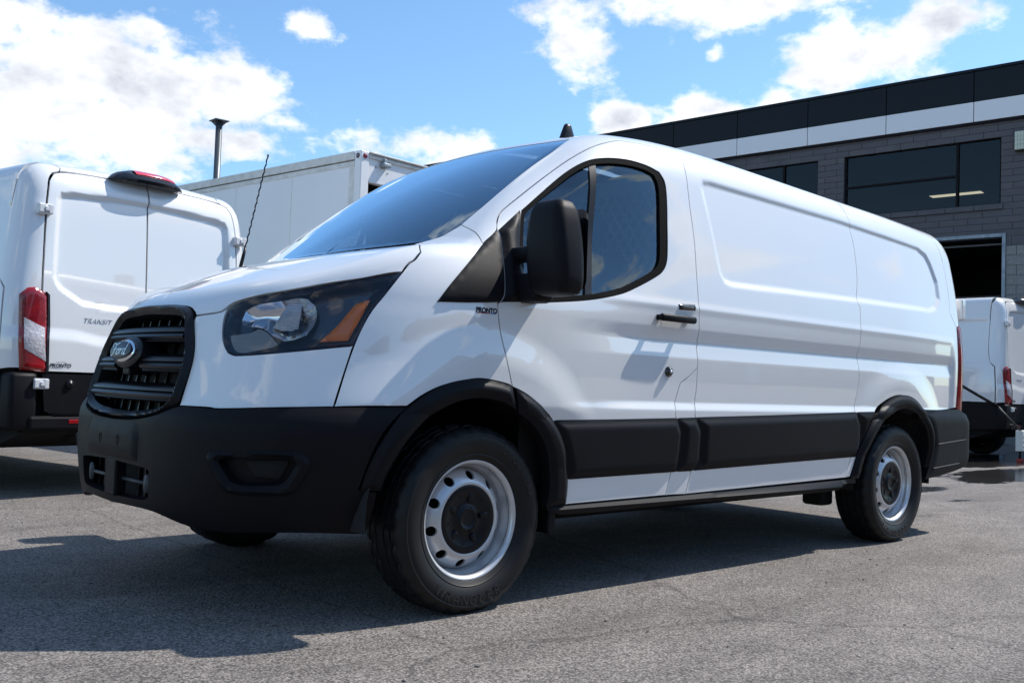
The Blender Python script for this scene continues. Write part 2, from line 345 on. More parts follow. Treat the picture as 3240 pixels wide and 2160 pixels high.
def halfw(x,z):
    w=WZ(z)-.035*sst(4.3,5.5,x)-.095*(1-sst(1.0,2.3,x))*sst(1.15,1.55,z)
    bx=sst(1.35,1.95,x)*(1-sst(5.02,5.09,x))
    # body-side scallop and creases
    d=-.014*ramp(.768,.800,z)*(1-sst(1.0,1.25,z))
    d=d-.013*ramp(1.003,1.078,z)*(1-ramp(1.084,1.136,z))
    d=d+.004*np.exp(-((z-1.235)/.02)**2)
    w=w+d*bx
    for xc in (ZX,RX):
        r=np.hypot(x-xc,z-AXZ-.0)
        w=w+.016*(1-sst(.57,.74,r))*sst(.70,.78,z)
    s=recess_sdf(x,z); w=w-.014*(1-sst(-.042,.0,s))
    return w
def fplan(x,y,z):
    w=halfw(x,z); x0=X0(z); u=1.2+x0-x; v=np.abs(y)/w
    ph=np.arctan2(v,np.maximum(u,1e-6)); b=sst(.70,.95,z)
    R=R_LO(ph)*(1-b)+R_HI(ph)*b
    return np.where(u>0,w*(np.hypot(u,v)-R),np.abs(y)-w)
def zhood(x,y):
    b=sst(.25,.85,x); return ZH(x)-(.07-.055*b)*y*y-.03*(1-b)*sst(.45,.9,np.abs(y))
def zws(x,y):
    s=np.minimum(x-1.172-.16*y*y,1.3); return 1.612+.80*s-.19*s*s
def zroof(x,y): return ZR(x)-.075*y*y
def ftop(x,y,z):
    cab=smin(zws(x,y),zroof(x,y),.07); return (z-smax(zhood(x,y),cab,.03))*.85
XREAR=pch([.2,.8,1.3,1.6,1.8,1.95,2.2],[5.295,5.295,5.295,5.315,5.315,5.305,5.25])
def frear(x,y,z): return x-XREAR(z)+.04*y*y
def fbody(x,y,z):
    kt=.05+.13*sst(1.0,1.6,x)
    f=smax(fplan(x,y,z),ftop(x,y,z),kt); return smax(f,frear(x,y,z),.10)
# front bumper
R_BU=contour([(0,0),(.2,.004),(.35,.016),(.5,.048),(.65,.112),(.75,.180),(.83,.262),(.89,.355),(.94,.475),(.97,.595),(.99,.76),(1,1.2)])
XB=pch([.22,.28,.33,.38,.45,.55,.66,.70,.74,.77,.80],[.155,.095,.055,.040,.032,.028,.030,.036,.058,.078,.085])
WB_=pch([.22,.30,.36,.43,.5,.68,.73,.76,.80],[.86,.90,.93,.965,.99,1.016,1.012,1.005,1.003])
def fbump(x,y,z):
    w=WB_(z); u=1.2+XB(z)-x; v=np.abs(y)/w; ph=np.arctan2(v,np.maximum(u,1e-6))
    f=np.where(u>0,w*(np.hypot(u,v)-R_BU(ph)),np.abs(y)-w)
    return f
def grad(f,P,h=1.5e-3):
    x,y,z=P.T; g=np.stack([f(x+h,y,z)-f(x-h,y,z),f(x,y+h,z)-f(x,y-h,z),f(x,y,z+h)-f(x,y,z-h)],1)
    return g/np.maximum(np.linalg.norm(g,axis=1,keepdims=True),1e-9)
def cast(f,O,D,t0,t1,n=400):
    """first hit of rays O+tD with f<0"""
    N=len(D); O=np.broadcast_to(np.asarray(O,float),D.shape); lo=np.full(N,np.nan); hi=lo.copy(); act=np.arange(N); prev=t0
    for t in np.linspace(t0,t1,n)[1:]:
        P=O[act]+t*D[act]; v=f(P[:,0],P[:,1],P[:,2])<0; h=act[v]; lo[h]=prev; hi[h]=t; act=act[~v]; prev=t
        if not len(act): break
    k=np.where(~np.isnan(hi))[0]; R=np.full(D.shape,np.nan)
    if len(k):
        a,b,Ok,Dk=lo[k],hi[k],O[k],D[k]
        for _ in range(max(14,int(np.log2((t1-t0)/n/2e-6)))):
            m=(a+b)/2; P=Ok+m[:,None]*Dk; v=f(P[:,0],P[:,1],P[:,2])<0; b=np.where(v,m,b); a=np.where(v,a,m)
        R[k]=Ok+b[:,None]*Dk
    return R

# outlines of the van's panels, points in metres on the body surface
OL={
 'door':[(1.146,-1.023,0.847),(1.121,-1.022,0.926),(1.104,-1.014,0.993),(1.09,-1.005,1.057),(1.081,-0.999,1.13),(1.08,-0.997,1.158),(1.112,-0.993,1.195),(1.146,-0.941,1.338),(1.168,-0.896,1.435),(1.166,-0.878,1.462),(1.184,-0.856,1.5),(1.215,-0.835,1.539),(1.261,-0.827,1.577),(1.581,-0.794,1.802),(1.765,-0.791,1.914),(1.893,-0.787,1.968),(1.967,-0.783,1.99),(2.062,-0.79,1.999),(2.157,-0.8,2.001),(2.335,-0.817,1.997),(2.382,-0.821,1.994),(2.354,-0.862,1.936),(2.332,-0.915,1.769),(2.327,-0.961,1.54),(2.316,-0.985,1.398),(2.314,-1.001,1.273),(2.316,-1.006,1.19),(2.326,-0.991,1.068),(2.318,-0.993,1.054),(2.324,-1.0,0.979),(2.323,-0.999,0.964),(2.267,-0.999,0.924),(2.2,-0.998,0.888),(2.181,-0.996,0.841),(2.162,-1.003,0.78),(2.167,-1.006,0.728),(2.204,-1.004,0.674),(2.2,-0.998,0.554),(2.158,-0.994,0.491),(2.129,-0.988,0.385),(1.489,-0.987,0.379),(1.491,-0.994,0.474),(1.469,-0.998,0.565),(1.436,-1.002,0.636),(1.386,-1.007,0.713),(1.312,-1.022,0.766),(1.244,-1.024,0.808),(1.196,-1.024,0.83)],
 'bpost':[(2.323,-0.999,0.964),(2.267,-0.999,0.924),(2.2,-0.998,0.888),(2.181,-0.996,0.841),(2.162,-1.003,0.78),(2.167,-1.006,0.728),(2.204,-1.004,0.674),(2.2,-0.998,0.554),(2.158,-0.994,0.491),(2.129,-0.988,0.385),(2.272,-0.988,0.383),(2.302,-0.995,0.495),(2.354,-0.997,0.528),(2.354,-1.004,0.675),(2.302,-1.007,0.747),(2.321,-0.997,0.869)],
 'window_out':[(1.312,-0.861,1.562),(1.546,-0.832,1.739),(1.655,-0.828,1.811),(1.74,-0.834,1.852),(1.824,-0.845,1.874),(1.892,-0.854,1.883),(1.98,-0.865,1.886),(2.07,-0.877,1.878),(2.142,-0.888,1.86),(2.166,-0.9,1.821),(2.167,-0.913,1.764),(2.144,-0.942,1.621),(2.116,-0.97,1.459),(2.093,-0.978,1.409),(2.047,-0.983,1.37),(1.858,-0.993,1.286),(1.757,-0.998,1.253),(1.571,-1.003,1.215),(1.339,-1.005,1.186),(1.198,-1.002,1.173),(1.214,-0.97,1.286),(1.28,-0.891,1.476)],
 'window_in':[(1.326,-0.868,1.554),(1.534,-0.845,1.713),(1.654,-0.838,1.795),(1.739,-0.845,1.834),(1.814,-0.854,1.852),(1.883,-0.863,1.861),(1.971,-0.873,1.865),(2.053,-0.883,1.859),(2.106,-0.892,1.843),(2.122,-0.902,1.807),(2.122,-0.913,1.757),(2.098,-0.941,1.614),(2.071,-0.969,1.454),(2.052,-0.976,1.414),(2.02,-0.98,1.384),(1.843,-0.989,1.304),(1.744,-0.993,1.272),(1.574,-1.0,1.235),(1.4,-1.002,1.214),(1.224,-0.999,1.198),(1.235,-0.97,1.288),(1.296,-0.892,1.478)],
 'window_bar':[(1.721,-0.84,1.833),(1.758,-0.844,1.846),(1.696,-0.908,1.594),(1.599,-0.999,1.238),(1.56,-0.999,1.235),(1.662,-0.906,1.59)],
 'fender':[(0.52,-0.884,0.972),(0.573,-0.89,1.083),(0.632,-0.899,1.161),(0.7,-0.901,1.244),(0.735,-0.897,1.282),(0.756,-0.898,1.295),(0.792,-0.886,1.33),(0.801,-0.864,1.352),(0.981,-0.591,1.408),(1.006,-0.628,1.42),(1.038,-0.682,1.437),(1.078,-0.707,1.467),(1.109,-0.724,1.49),(1.089,-0.833,1.45),(1.078,-0.899,1.396),(1.165,-0.878,1.462),(1.168,-0.896,1.435),(1.146,-0.941,1.338),(1.112,-0.993,1.195),(1.08,-0.997,1.158),(1.081,-0.999,1.13),(1.09,-1.005,1.057),(1.104,-1.014,0.993),(1.121,-1.022,0.926),(1.144,-1.023,0.85),(1.098,-1.022,0.861),(0.992,-1.017,0.873),(0.912,-1.011,0.863),(0.855,-1.006,0.851),(0.799,-1.0,0.833),(0.739,-0.994,0.804),(0.682,-0.987,0.766),(0.615,-0.97,0.764),(0.443,-0.894,0.757)],
 'triangle_front':[(0.813,-0.96,1.143),(0.873,-0.958,1.213),(0.989,-0.933,1.321),(1.078,-0.899,1.396),(1.165,-0.878,1.462),(1.168,-0.896,1.435),(1.146,-0.941,1.338),(1.112,-0.993,1.195),(1.089,-0.997,1.163),(0.954,-0.984,1.151)],
 'triangle_door':[(1.171,-0.879,1.463),(1.303,-0.857,1.564),(1.302,-0.868,1.542),(1.239,-0.943,1.349),(1.245,-0.992,1.23),(1.335,-1.005,1.186),(1.237,-1.004,1.176),(1.092,-0.997,1.164),(1.115,-0.993,1.195),(1.149,-0.941,1.339),(1.171,-0.896,1.435)],
 'apillar':[(1.109,-0.724,1.49),(1.228,-0.726,1.589),(1.518,-0.702,1.81),(1.638,-0.695,1.892),(1.779,-0.659,1.98)],
 'apillar_low':[(1.109,-0.724,1.49),(1.089,-0.833,1.45),(1.078,-0.899,1.396),(1.165,-0.878,1.462)],
 'door_top':[(1.184,-0.856,1.5),(1.215,-0.835,1.539),(1.261,-0.827,1.577),(1.581,-0.794,1.802),(1.765,-0.791,1.914),(1.893,-0.787,1.968),(1.967,-0.783,1.99),(2.062,-0.79,1.999),(2.157,-0.8,2.001),(2.335,-0.817,1.997),(2.382,-0.821,1.994)],
 'wsbase':[(0.981,-0.591,1.408),(1.006,-0.628,1.42),(1.038,-0.682,1.437),(1.078,-0.707,1.467),(1.109,-0.724,1.49)],
 'side_front':[(2.354,-0.862,1.936),(2.332,-0.915,1.769),(2.327,-0.961,1.54),(2.316,-0.985,1.398),(2.314,-1.001,1.273),(2.316,-1.006,1.19),(2.326,-0.991,1.068),(2.318,-0.993,1.054),(2.324,-1.0,0.979),(2.323,-0.999,0.964),(2.321,-0.997,0.869),(2.302,-1.007,0.747),(2.354,-1.004,0.675),(2.354,-0.997,0.528),(2.302,-0.995,0.495),(2.272,-0.988,0.383)],
 'side_rear':[(3.992,-0.79,1.997),(3.875,-0.871,1.905),(3.889,-0.912,1.721),(3.864,-0.949,1.527),(3.809,-0.985,1.389),(3.829,-0.99,1.361),(3.812,-1.008,1.24),(3.809,-1.006,1.172),(3.797,-0.999,1.113),(3.811,-0.997,1.022),(3.815,-0.999,0.947),(3.79,-0.997,0.855),(3.761,-1.008,0.772),(3.821,-1.005,0.706),(3.819,-1.0,0.589),(3.804,-0.996,0.523),(3.746,-0.996,0.52),(3.699,-0.989,0.405)],
 'sill_bottom':[(2.272,-0.988,0.383),(3.699,-0.989,0.405)],
 'quarter_bottom':[(3.699,-0.989,0.405),(3.75,-0.989,0.408),(3.805,-0.996,0.514),(3.865,-1.001,0.622),(3.955,-1.022,0.769),(4.093,-1.012,0.836),(4.268,-1.013,0.874),(4.444,-1.011,0.849),(4.586,-1.009,0.792),(5.119,-0.982,0.807)],
 'rear_seam':[(5.132,-0.831,1.908),(5.102,-0.886,1.781),(5.092,-0.933,1.551),(5.066,-0.956,1.422),(5.103,-0.921,1.615),(5.082,-0.942,1.504),(5.074,-0.957,1.419),(5.149,-0.966,1.336)],
 'hood_edge':[(0.183,-0.35,1.066),(0.205,-0.424,1.073),(0.221,-0.467,1.08),(0.232,-0.483,1.093),(0.25,-0.504,1.112),(0.295,-0.58,1.137),(0.359,-0.675,1.157),(0.43,-0.753,1.178),(0.554,-0.844,1.209),(0.7,-0.901,1.245),(0.736,-0.896,1.284),(0.753,-0.897,1.294),(0.79,-0.886,1.33),(0.798,-0.865,1.35),(0.981,-0.588,1.408)],
 'grille_edge':[(0.171,-0.029,1.106),(0.174,-0.16,1.103),(0.181,-0.262,1.097),(0.182,-0.311,1.082),(0.177,-0.345,1.053),(0.159,-0.398,0.965),(0.148,-0.421,0.911),(0.131,-0.428,0.847),(0.105,-0.426,0.75),(0.095,-0.401,0.725),(0.086,-0.361,0.702)],
 'fascia':[(0.176,-0.348,1.047),(0.183,-0.351,1.065),(0.22,-0.468,1.078),(0.234,-0.491,1.09),(0.219,-0.498,1.047),(0.207,-0.519,0.993),(0.204,-0.543,0.956),(0.207,-0.568,0.932),(0.219,-0.6,0.922),(0.328,-0.75,0.939),(0.517,-0.883,0.97),(0.483,-0.885,0.871),(0.441,-0.894,0.757),(0.272,-0.766,0.747),(0.161,-0.6,0.736),(0.145,-0.564,0.739),(0.126,-0.511,0.739),(0.103,-0.428,0.739),(0.131,-0.428,0.847),(0.148,-0.421,0.911),(0.159,-0.4,0.965)],
 'headlight':[(0.209,-0.523,0.993),(0.218,-0.507,1.036),(0.23,-0.501,1.074),(0.246,-0.511,1.101),(0.263,-0.533,1.117),(0.294,-0.582,1.134),(0.358,-0.676,1.154),(0.43,-0.755,1.175),(0.554,-0.844,1.208),(0.697,-0.901,1.241),(0.633,-0.899,1.163),(0.579,-0.891,1.091),(0.562,-0.89,1.061),(0.541,-0.887,1.018),(0.518,-0.882,0.974),(0.425,-0.829,0.96),(0.328,-0.749,0.943),(0.26,-0.666,0.931),(0.22,-0.599,0.925),(0.209,-0.569,0.936),(0.207,-0.545,0.961)],
 'amber':[(0.419,-0.818,0.983),(0.472,-0.842,1.04),(0.526,-0.857,1.111),(0.546,-0.863,1.128),(0.584,-0.88,1.141),(0.544,-0.879,1.065),(0.504,-0.872,0.991)],
 'lampbowl':[(0.246,-0.562,1.052),(0.261,-0.562,1.09),(0.288,-0.596,1.112),(0.352,-0.689,1.13),(0.381,-0.72,1.138),(0.405,-0.75,1.134),(0.42,-0.776,1.111),(0.42,-0.79,1.079),(0.408,-0.793,1.042),(0.385,-0.785,1.005),(0.354,-0.76,0.988),(0.325,-0.731,0.98),(0.3,-0.691,1.001),(0.281,-0.65,1.026),(0.262,-0.611,1.031),(0.246,-0.575,1.036)],
 'lamprib':[(0.302,-0.679,1.031),(0.322,-0.686,1.07),(0.356,-0.694,1.13),(0.384,-0.725,1.137),(0.388,-0.734,1.131),(0.374,-0.747,1.077),(0.363,-0.755,1.03),(0.336,-0.728,1.021)],
 'lampdrl':[(0.214,-0.531,0.998),(0.256,-0.614,1.01),(0.272,-0.635,1.024),(0.286,-0.663,1.016),(0.299,-0.694,0.991),(0.31,-0.718,0.97),(0.295,-0.704,0.959),(0.221,-0.596,0.933),(0.21,-0.553,0.961)],
 'bumper_top':[(0.091,-0.456,0.738),(0.115,-0.536,0.738),(0.134,-0.587,0.737),(0.149,-0.624,0.735),(0.264,-0.781,0.746),(0.438,-0.902,0.755),(0.691,-0.978,0.763)],
 'bumper_arch':[(0.685,-0.978,0.762),(0.643,-0.981,0.729),(0.597,-0.979,0.681),(0.564,-0.969,0.619),(0.543,-0.952,0.548),(0.53,-0.931,0.475)],
 'bumper_end':[(0.598,-0.944,0.464),(0.602,-0.924,0.413),(0.611,-0.868,0.311)],
 'bumper_bot':[(0.611,-0.868,0.311),(0.434,-0.819,0.321),(0.306,-0.744,0.322),(0.188,-0.61,0.315),(0.118,-0.494,0.328),(0.061,-0.335,0.361),(0.042,-0.08,0.375),(0.04,0.036,0.381)],
 'fog_out':[(0.121,-0.617,0.575),(0.126,-0.627,0.591),(0.144,-0.662,0.596),(0.317,-0.858,0.606),(0.342,-0.874,0.6),(0.364,-0.885,0.578),(0.371,-0.886,0.56),(0.362,-0.875,0.53),(0.346,-0.857,0.49),(0.334,-0.841,0.464),(0.311,-0.823,0.455),(0.203,-0.719,0.45),(0.173,-0.682,0.457),(0.155,-0.661,0.478),(0.133,-0.635,0.526)],
 'fog_in':[(0.144,-0.659,0.563),(0.154,-0.676,0.572),(0.177,-0.714,0.579),(0.288,-0.834,0.585),(0.315,-0.854,0.579),(0.327,-0.859,0.562),(0.319,-0.85,0.539),(0.304,-0.832,0.504),(0.282,-0.812,0.49),(0.198,-0.725,0.485),(0.174,-0.696,0.496),(0.16,-0.68,0.524)],
 'fog_mesh':[(0.191,-0.731,0.563),(0.3,-0.842,0.569),(0.303,-0.841,0.554),(0.284,-0.817,0.503),(0.218,-0.756,0.512)],
 'intake':[(0.041,0.318,0.529),(0.039,0.179,0.412),(0.037,0.031,0.401),(0.039,-0.113,0.394),(0.049,-0.3,0.397),(0.051,-0.326,0.408),(0.043,-0.334,0.511),(0.029,-0.093,0.515)],
 'plate':[(0.038,0.268,0.668),(0.034,0.237,0.541),(0.034,-0.235,0.518),(0.036,-0.238,0.665)],
 'plate_holes':[(0.029,0.084,0.6),(0.029,-0.082,0.597)],
 'arch_f1_out':[(0.534,-0.924,0.474),(0.553,-0.936,0.546),(0.578,-0.948,0.618),(0.611,-0.959,0.679),(0.649,-0.973,0.729),(0.682,-0.987,0.765),(0.739,-0.994,0.802),(0.799,-1.0,0.832),(0.855,-1.006,0.85),(0.912,-1.011,0.862),(0.992,-1.017,0.872),(1.098,-1.022,0.86),(1.144,-1.023,0.847)],
 'arch_f1_in':[(1.172,-1.02,0.762),(1.109,-1.022,0.784),(1.029,-1.02,0.796),(0.926,-1.015,0.792),(0.823,-1.007,0.766),(0.774,-0.996,0.736),(0.721,-0.982,0.691),(0.679,-0.973,0.638),(0.645,-0.963,0.576),(0.622,-0.954,0.525),(0.603,-0.945,0.474)],
 'arch_f2_out':[(1.162,-1.024,0.839),(1.196,-1.024,0.829),(1.244,-1.024,0.807),(1.312,-1.022,0.765),(1.387,-1.006,0.712),(1.436,-1.002,0.635),(1.469,-0.998,0.563),(1.491,-0.994,0.474),(1.489,-0.987,0.379)],
 'arch_f2_in':[(1.381,-0.987,0.376),(1.385,-0.992,0.449),(1.383,-0.996,0.52),(1.363,-0.999,0.579),(1.33,-1.002,0.632),(1.276,-1.005,0.69),(1.231,-1.009,0.725),(1.187,-1.017,0.75)],
 'arch_r_out':[(3.744,-0.989,0.4),(3.814,-0.996,0.512),(3.881,-1.001,0.62),(3.92,-1.005,0.696),(3.955,-1.022,0.769),(4.093,-1.012,0.835),(4.268,-1.013,0.872),(4.444,-1.011,0.848),(4.585,-1.01,0.79),(4.714,-0.994,0.671),(4.769,-0.986,0.557),(4.755,-0.982,0.473),(4.718,-0.981,0.425)],
 'arch_r_in':[(4.656,-0.983,0.424),(4.699,-0.985,0.482),(4.708,-0.988,0.535),(4.66,-0.993,0.612),(4.558,-1.001,0.702),(4.397,-1.02,0.776),(4.304,-1.012,0.799),(4.151,-1.021,0.774),(4.063,-1.008,0.717),(3.991,-1.002,0.633),(3.92,-0.997,0.537),(3.854,-0.991,0.429),(3.845,-0.988,0.396)],
 'strip1':[(1.394,-1.007,0.715),(1.747,-1.006,0.719),(2.165,-1.006,0.726),(2.208,-1.004,0.671),(2.2,-0.998,0.55),(2.184,-0.995,0.494),(1.818,-0.994,0.49),(1.494,-0.994,0.486),(1.477,-0.998,0.552),(1.441,-1.002,0.636)],
 'strip2':[(2.177,-1.006,0.726),(2.306,-1.006,0.729),(2.354,-1.004,0.675),(2.354,-0.997,0.528),(2.307,-0.995,0.495),(2.298,-0.995,0.494),(2.195,-0.995,0.494),(2.212,-0.998,0.55),(2.218,-1.004,0.671)],
 'strip3':[(2.315,-1.006,0.73),(3.007,-1.007,0.745),(3.764,-1.01,0.765),(3.818,-1.005,0.704),(3.816,-1.0,0.589),(3.798,-0.996,0.525),(3.034,-0.996,0.51),(2.315,-0.995,0.495),(2.365,-0.996,0.528),(2.362,-1.004,0.675)],
 'strip4':[(3.776,-1.011,0.765),(3.953,-1.022,0.769),(3.923,-1.005,0.697),(3.868,-1.001,0.622),(3.815,-0.996,0.525),(3.833,-1.0,0.589),(3.834,-1.005,0.704)],
 'sill_step':[(1.389,-0.987,0.374),(1.489,-0.987,0.376),(2.301,-0.987,0.381),(2.272,-0.987,0.381),(3.823,-0.988,0.396),(3.828,-0.986,0.368),(3.737,-0.986,0.369),(3.631,-0.984,0.337),(2.278,-0.984,0.34),(2.296,-0.984,0.34),(1.477,-0.984,0.338),(1.399,-0.986,0.36)],
 'handle':[(1.995,-1.006,1.167),(2.006,-1.006,1.184),(2.238,-1.006,1.202),(2.244,-1.006,1.185),(2.234,-1.006,1.164),(2.008,-1.006,1.148)],
 'cup':[(2.033,-1.006,1.17),(2.047,-1.006,1.204),(2.097,-1.007,1.22),(2.145,-1.007,1.211),(2.165,-1.006,1.179),(2.155,-1.006,1.138),(2.109,-1.001,1.121),(2.052,-1.004,1.132)],
 'keypad':[(2.162,-1.006,1.246),(2.282,-1.005,1.253),(2.284,-1.008,1.225),(2.165,-1.008,1.22)],
 'lock':[(2.08,-0.999,0.938),(2.108,-1.0,0.965),(2.14,-0.999,0.94),(2.112,-0.998,0.908)],
 'sticker':[(0.977,-0.989,1.132),(1.07,-0.998,1.139),(1.07,-0.999,1.122),(0.977,-0.991,1.116)],
 'tail':[(5.153,-0.966,1.336),(5.185,-0.961,1.347),(5.13,-0.982,0.798),(5.159,-0.98,0.787)],
 'rbumper':[(4.585,-1.01,0.79),(5.119,-0.982,0.807),(5.162,-0.979,0.767),(5.158,-0.963,0.438),(4.603,-0.982,0.377),(4.719,-0.98,0.421),(4.769,-0.986,0.557)],
 'badge':[(0.105,0.104,0.93)],
}

# ------------------------------------------------------------------ ground
def ground_mat():
    m=bpy.data.materials.new('asphalt'); m.use_nodes=True; nt=m.node_tree; N=nt.nodes; L=nt.links; b=N['Principled BSDF']
    tc=N.new('ShaderNodeTexCoord')
    def nz(sc,det=4,ro=.55,st=(1,1,1),typ='ShaderNodeTexNoise'):
        mp=N.new('ShaderNodeMapping'); mp.inputs['Scale'].default_value=st; L.new(tc.outputs['Object'],mp.inputs[0])
        n=N.new(typ); n.inputs['Scale'].default_value=sc
        if typ=='ShaderNodeTexNoise': n.inputs['Detail'].default_value=det; n.inputs['Roughness'].default_value=ro
        L.new(mp.outputs[0],n.inputs['Vector']); return n
    def mr(v,a,b_,c,d):
        n=N.new('ShaderNodeMapRange'); n.inputs['From Min'].default_value=a; n.inputs['From Max'].default_value=b_; n.inputs['To Min'].default_value=c; n.inputs['To Max'].default_value=d; L.new(v,n.inputs['Value']); return n.outputs['Result']
    def mt(op,a,b_=None):
        n=N.new('ShaderNodeMath'); n.operation=op
        for i,v in enumerate((a,b_)):
            if v is None: continue
            if isinstance(v,(int,float)): n.inputs[i].default_value=v
            else: L.new(v,n.inputs[i])
        return n.outputs[0]
    vo=nz(115,typ='ShaderNodeTexVoronoi'); vo2=nz(290,typ='ShaderNodeTexVoronoi'); big=nz(.55,5,.6); mid=nz(3.2,5,.6,(1,1.6,1)); fine=nz(140,3,.6)
    cr=N.new('ShaderNodeSeparateColor'); L.new(vo.outputs['Color'],cr.inputs[0]); cr2=N.new('ShaderNodeSeparateColor'); L.new(vo2.outputs['Color'],cr2.inputs[0])
    val=mt('MULTIPLY',mr(cr.outputs[0],0,1,.66,1.34),mr(cr2.outputs[0],0,1,.70,1.30))
    val=mt('MULTIPLY',val,mr(big.outputs['Fac'],.3,.7,.78,1.14)); val=mt('MULTIPLY',val,mr(mid.outputs['Fac'],.3,.7,.84,1.12)); val=mt('MULTIPLY',val,mr(fine.outputs['Fac'],.3,.7,.8,1.2))
    # dark pits between the stones
    pit=mr(vo.outputs['Distance'],.38,.78,1.0,.40); val=mt('MULTIPLY',val,pit)
    stn=nz(.9,6,.7,(.35,1.3,1)); val=mt('MULTIPLY',val,mr(stn.outputs['Fac'],.36,.50,.70,1.0))
    spot=nz(2.6,3,.5); val=mt('MULTIPLY',val,mr(spot.outputs['Fac'],.70,.76,1.0,.72))
    grit=nz(330,2,.5); val=mt('MULTIPLY',val,mr(grit.outputs['Fac'],.62,.72,1.0,1.5))
    # hairline cracks
    ck=nz(.42,6,.65,(1,1,1)); dk=N.new('ShaderNodeTexVoronoi'); dk.feature='DISTANCE_TO_EDGE'; dk.inputs['Scale'].default_value=.33
    wv=N.new('ShaderNodeMix'); wv.data_type='VECTOR'; wv.inputs['Factor'].default_value=.22; n5=nz(1.9,6,.7); L.new(tc.outputs['Object'],wv.inputs['A']); L.new(n5.outputs['Color'],wv.inputs['B']); L.new(wv.outputs['Result'],dk.inputs['Vector'])
    cr_=mr(dk.outputs['Distance'],.0,.004,.62,1.0); val=mt('MULTIPLY',val,cr_)
    col=N.new('ShaderNodeMix'); col.data_type='RGBA'; col.inputs['A'].default_value=(0,0,0,1); col.inputs['B'].default_value=(*ASPH,1); col.clamp_factor=False; L.new(val,col.inputs['Factor']); 
    # wet patches: Gaussian-like spots broken by noise
    sx=N.new('ShaderNodeSeparateXYZ'); L.new(tc.outputs['Object'],sx.inputs[0]); wet=None
    wn=nz(1.1,6,.62,(.8,1.6,1)); wn2=nz(6,4,.6,(.6,1.5,1))
    for (cx,cy,rx,ry,wt) in WET:
        da=mt('DIVIDE',mt('SUBTRACT',sx.outputs[0],cx),rx); db=mt('DIVIDE',mt('SUBTRACT',sx.outputs[1],cy),ry)
        q=mt('MULTIPLY',mt('SUBTRACT',1.0,mt('SQRT',mt('ADD',mt('MULTIPLY',da,da),mt('MULTIPLY',db,db)))),wt); wet=q if wet is None else mt('MAXIMUM',wet,q)
    wet=mt('ADD',mt('MAXIMUM',wet,-1.5),mt('ADD',mt('MULTIPLY',mt('SUBTRACT',wn.outputs['Fac'],.5),2.4),mt('MULTIPLY',mt('SUBTRACT',wn2.outputs['Fac'],.5),.9)))
    w=mr(wet,.05,.35,0,1)
    dkc=N.new('ShaderNodeMix'); dkc.data_type='RGBA'; dkc.inputs['B'].default_value=(.018,.018,.019,1); L.new(col.outputs['Result'],dkc.inputs['A']); L.new(mt('MULTIPLY',w,.85),dkc.inputs['Factor']); L.new(dkc.outputs['Result'],b.inputs['Base Color'])
    L.new(mr(w,0,1,.86,.06),b.inputs['Roughness']); b.inputs['Specular IOR Level'].default_value=.35
    h=mt('ADD',mt('MULTIPLY',vo.outputs['Distance'],-.8),mt('MULTIPLY',cr2.outputs[0],.35)); h=mt('ADD',h,mt('MULTIPLY',mid.outputs['Fac'],1.5)); h=mt('MULTIPLY',h,mr(w,0,1,1,.04))
    bp=N.new('ShaderNodeBump'); bp.inputs['Strength'].default_value=.8; bp.inputs['Distance'].default_value=.0045; L.new(h,bp.inputs['Height']); L.new(bp.outputs[0],b.inputs['Normal'])
    return m
ASPH=(.246,.220,.200); WET=[(14.0,2.1,3.4,1.0,1.6),(11.4,1.05,2.0,.5,1.3),(10.2,.65,1.2,.34,1.1),(7.9,.55,.9,.18,.8),(16,.8,2.0,.8,1.1),(9.0,-.6,1.6,.12,.6),(7.2,-.1,.6,.10,.5)]
gm=ground_mat()
g=mk('ground',[(-700,-700,0),(700,-700,0),(700,700,0),(-700,700,0)],[(0,1,2,3)],gm); tag(g,kind='structure')

# loose grit on the asphalt
bm=bmesh.new()
for i in range(420):
    d_=rng.rand()**.7*6+.9; a_=YAW+(rng.rand()-.5)*1.15; x_=CAMPOS.x+d_*math.sin(a_); y_=CAMPOS.y+d_*math.cos(a_); s_=.0018+.0045*rng.rand()**3
    r_=bmesh.ops.create_icosphere(bm,subdivisions=1,radius=s_,matrix=Matrix.Translation((x_,y_,s_*.45))@Matrix.Rotation(rng.rand()*6,4,'Z')@Matrix.Diagonal((1+rng.rand()*.6,1,.6,1)))
tag(bm_obj('grit',bm,mat('grit_stone',(.16,.15,.14),.9,vary=(40,1.0,(.05,.05,.05)))),'fine loose grit scattered over the sunlit asphalt','grit',kind='stuff')

# ------------------------------------------------------------------ the white cargo van in front
def onx(y,z,f=None):   # front surface at (y,z)
    y=np.atleast_1d(np.array(y,float)); z=np.broadcast_to(np.array(z,float),y.shape); O=np.stack([0*y-.4,y,z],1); return cast(f or fbody,O,np.broadcast_to([1.,0,0],O.shape),0,1.6,200)
def ontop(x,y): 
    O=np.array([[x,y,2.6]]); return cast(fbody,O,np.array([[0,0,-1.]]),0,2.2,300)[0].tolist()
def onside(x,z,f=None):
    O=np.array([[x,-1.6,z]]); return cast(f or fbody,O,np.array([[0,1.,0]]),0,1.5,200)[0].tolist()
van=empty('cargo_van','white low-roof cargo van with black lower cladding, parked across the foreground','van',(0,0,0))
def fub(x,y,z): return np.minimum(fbody(x,y,z),fbump(x,y,z))
def my(P): return [(p[0],-p[1],p[2]) for p in P]
G_=lambda k: [tuple(p) for p in OL[k]]
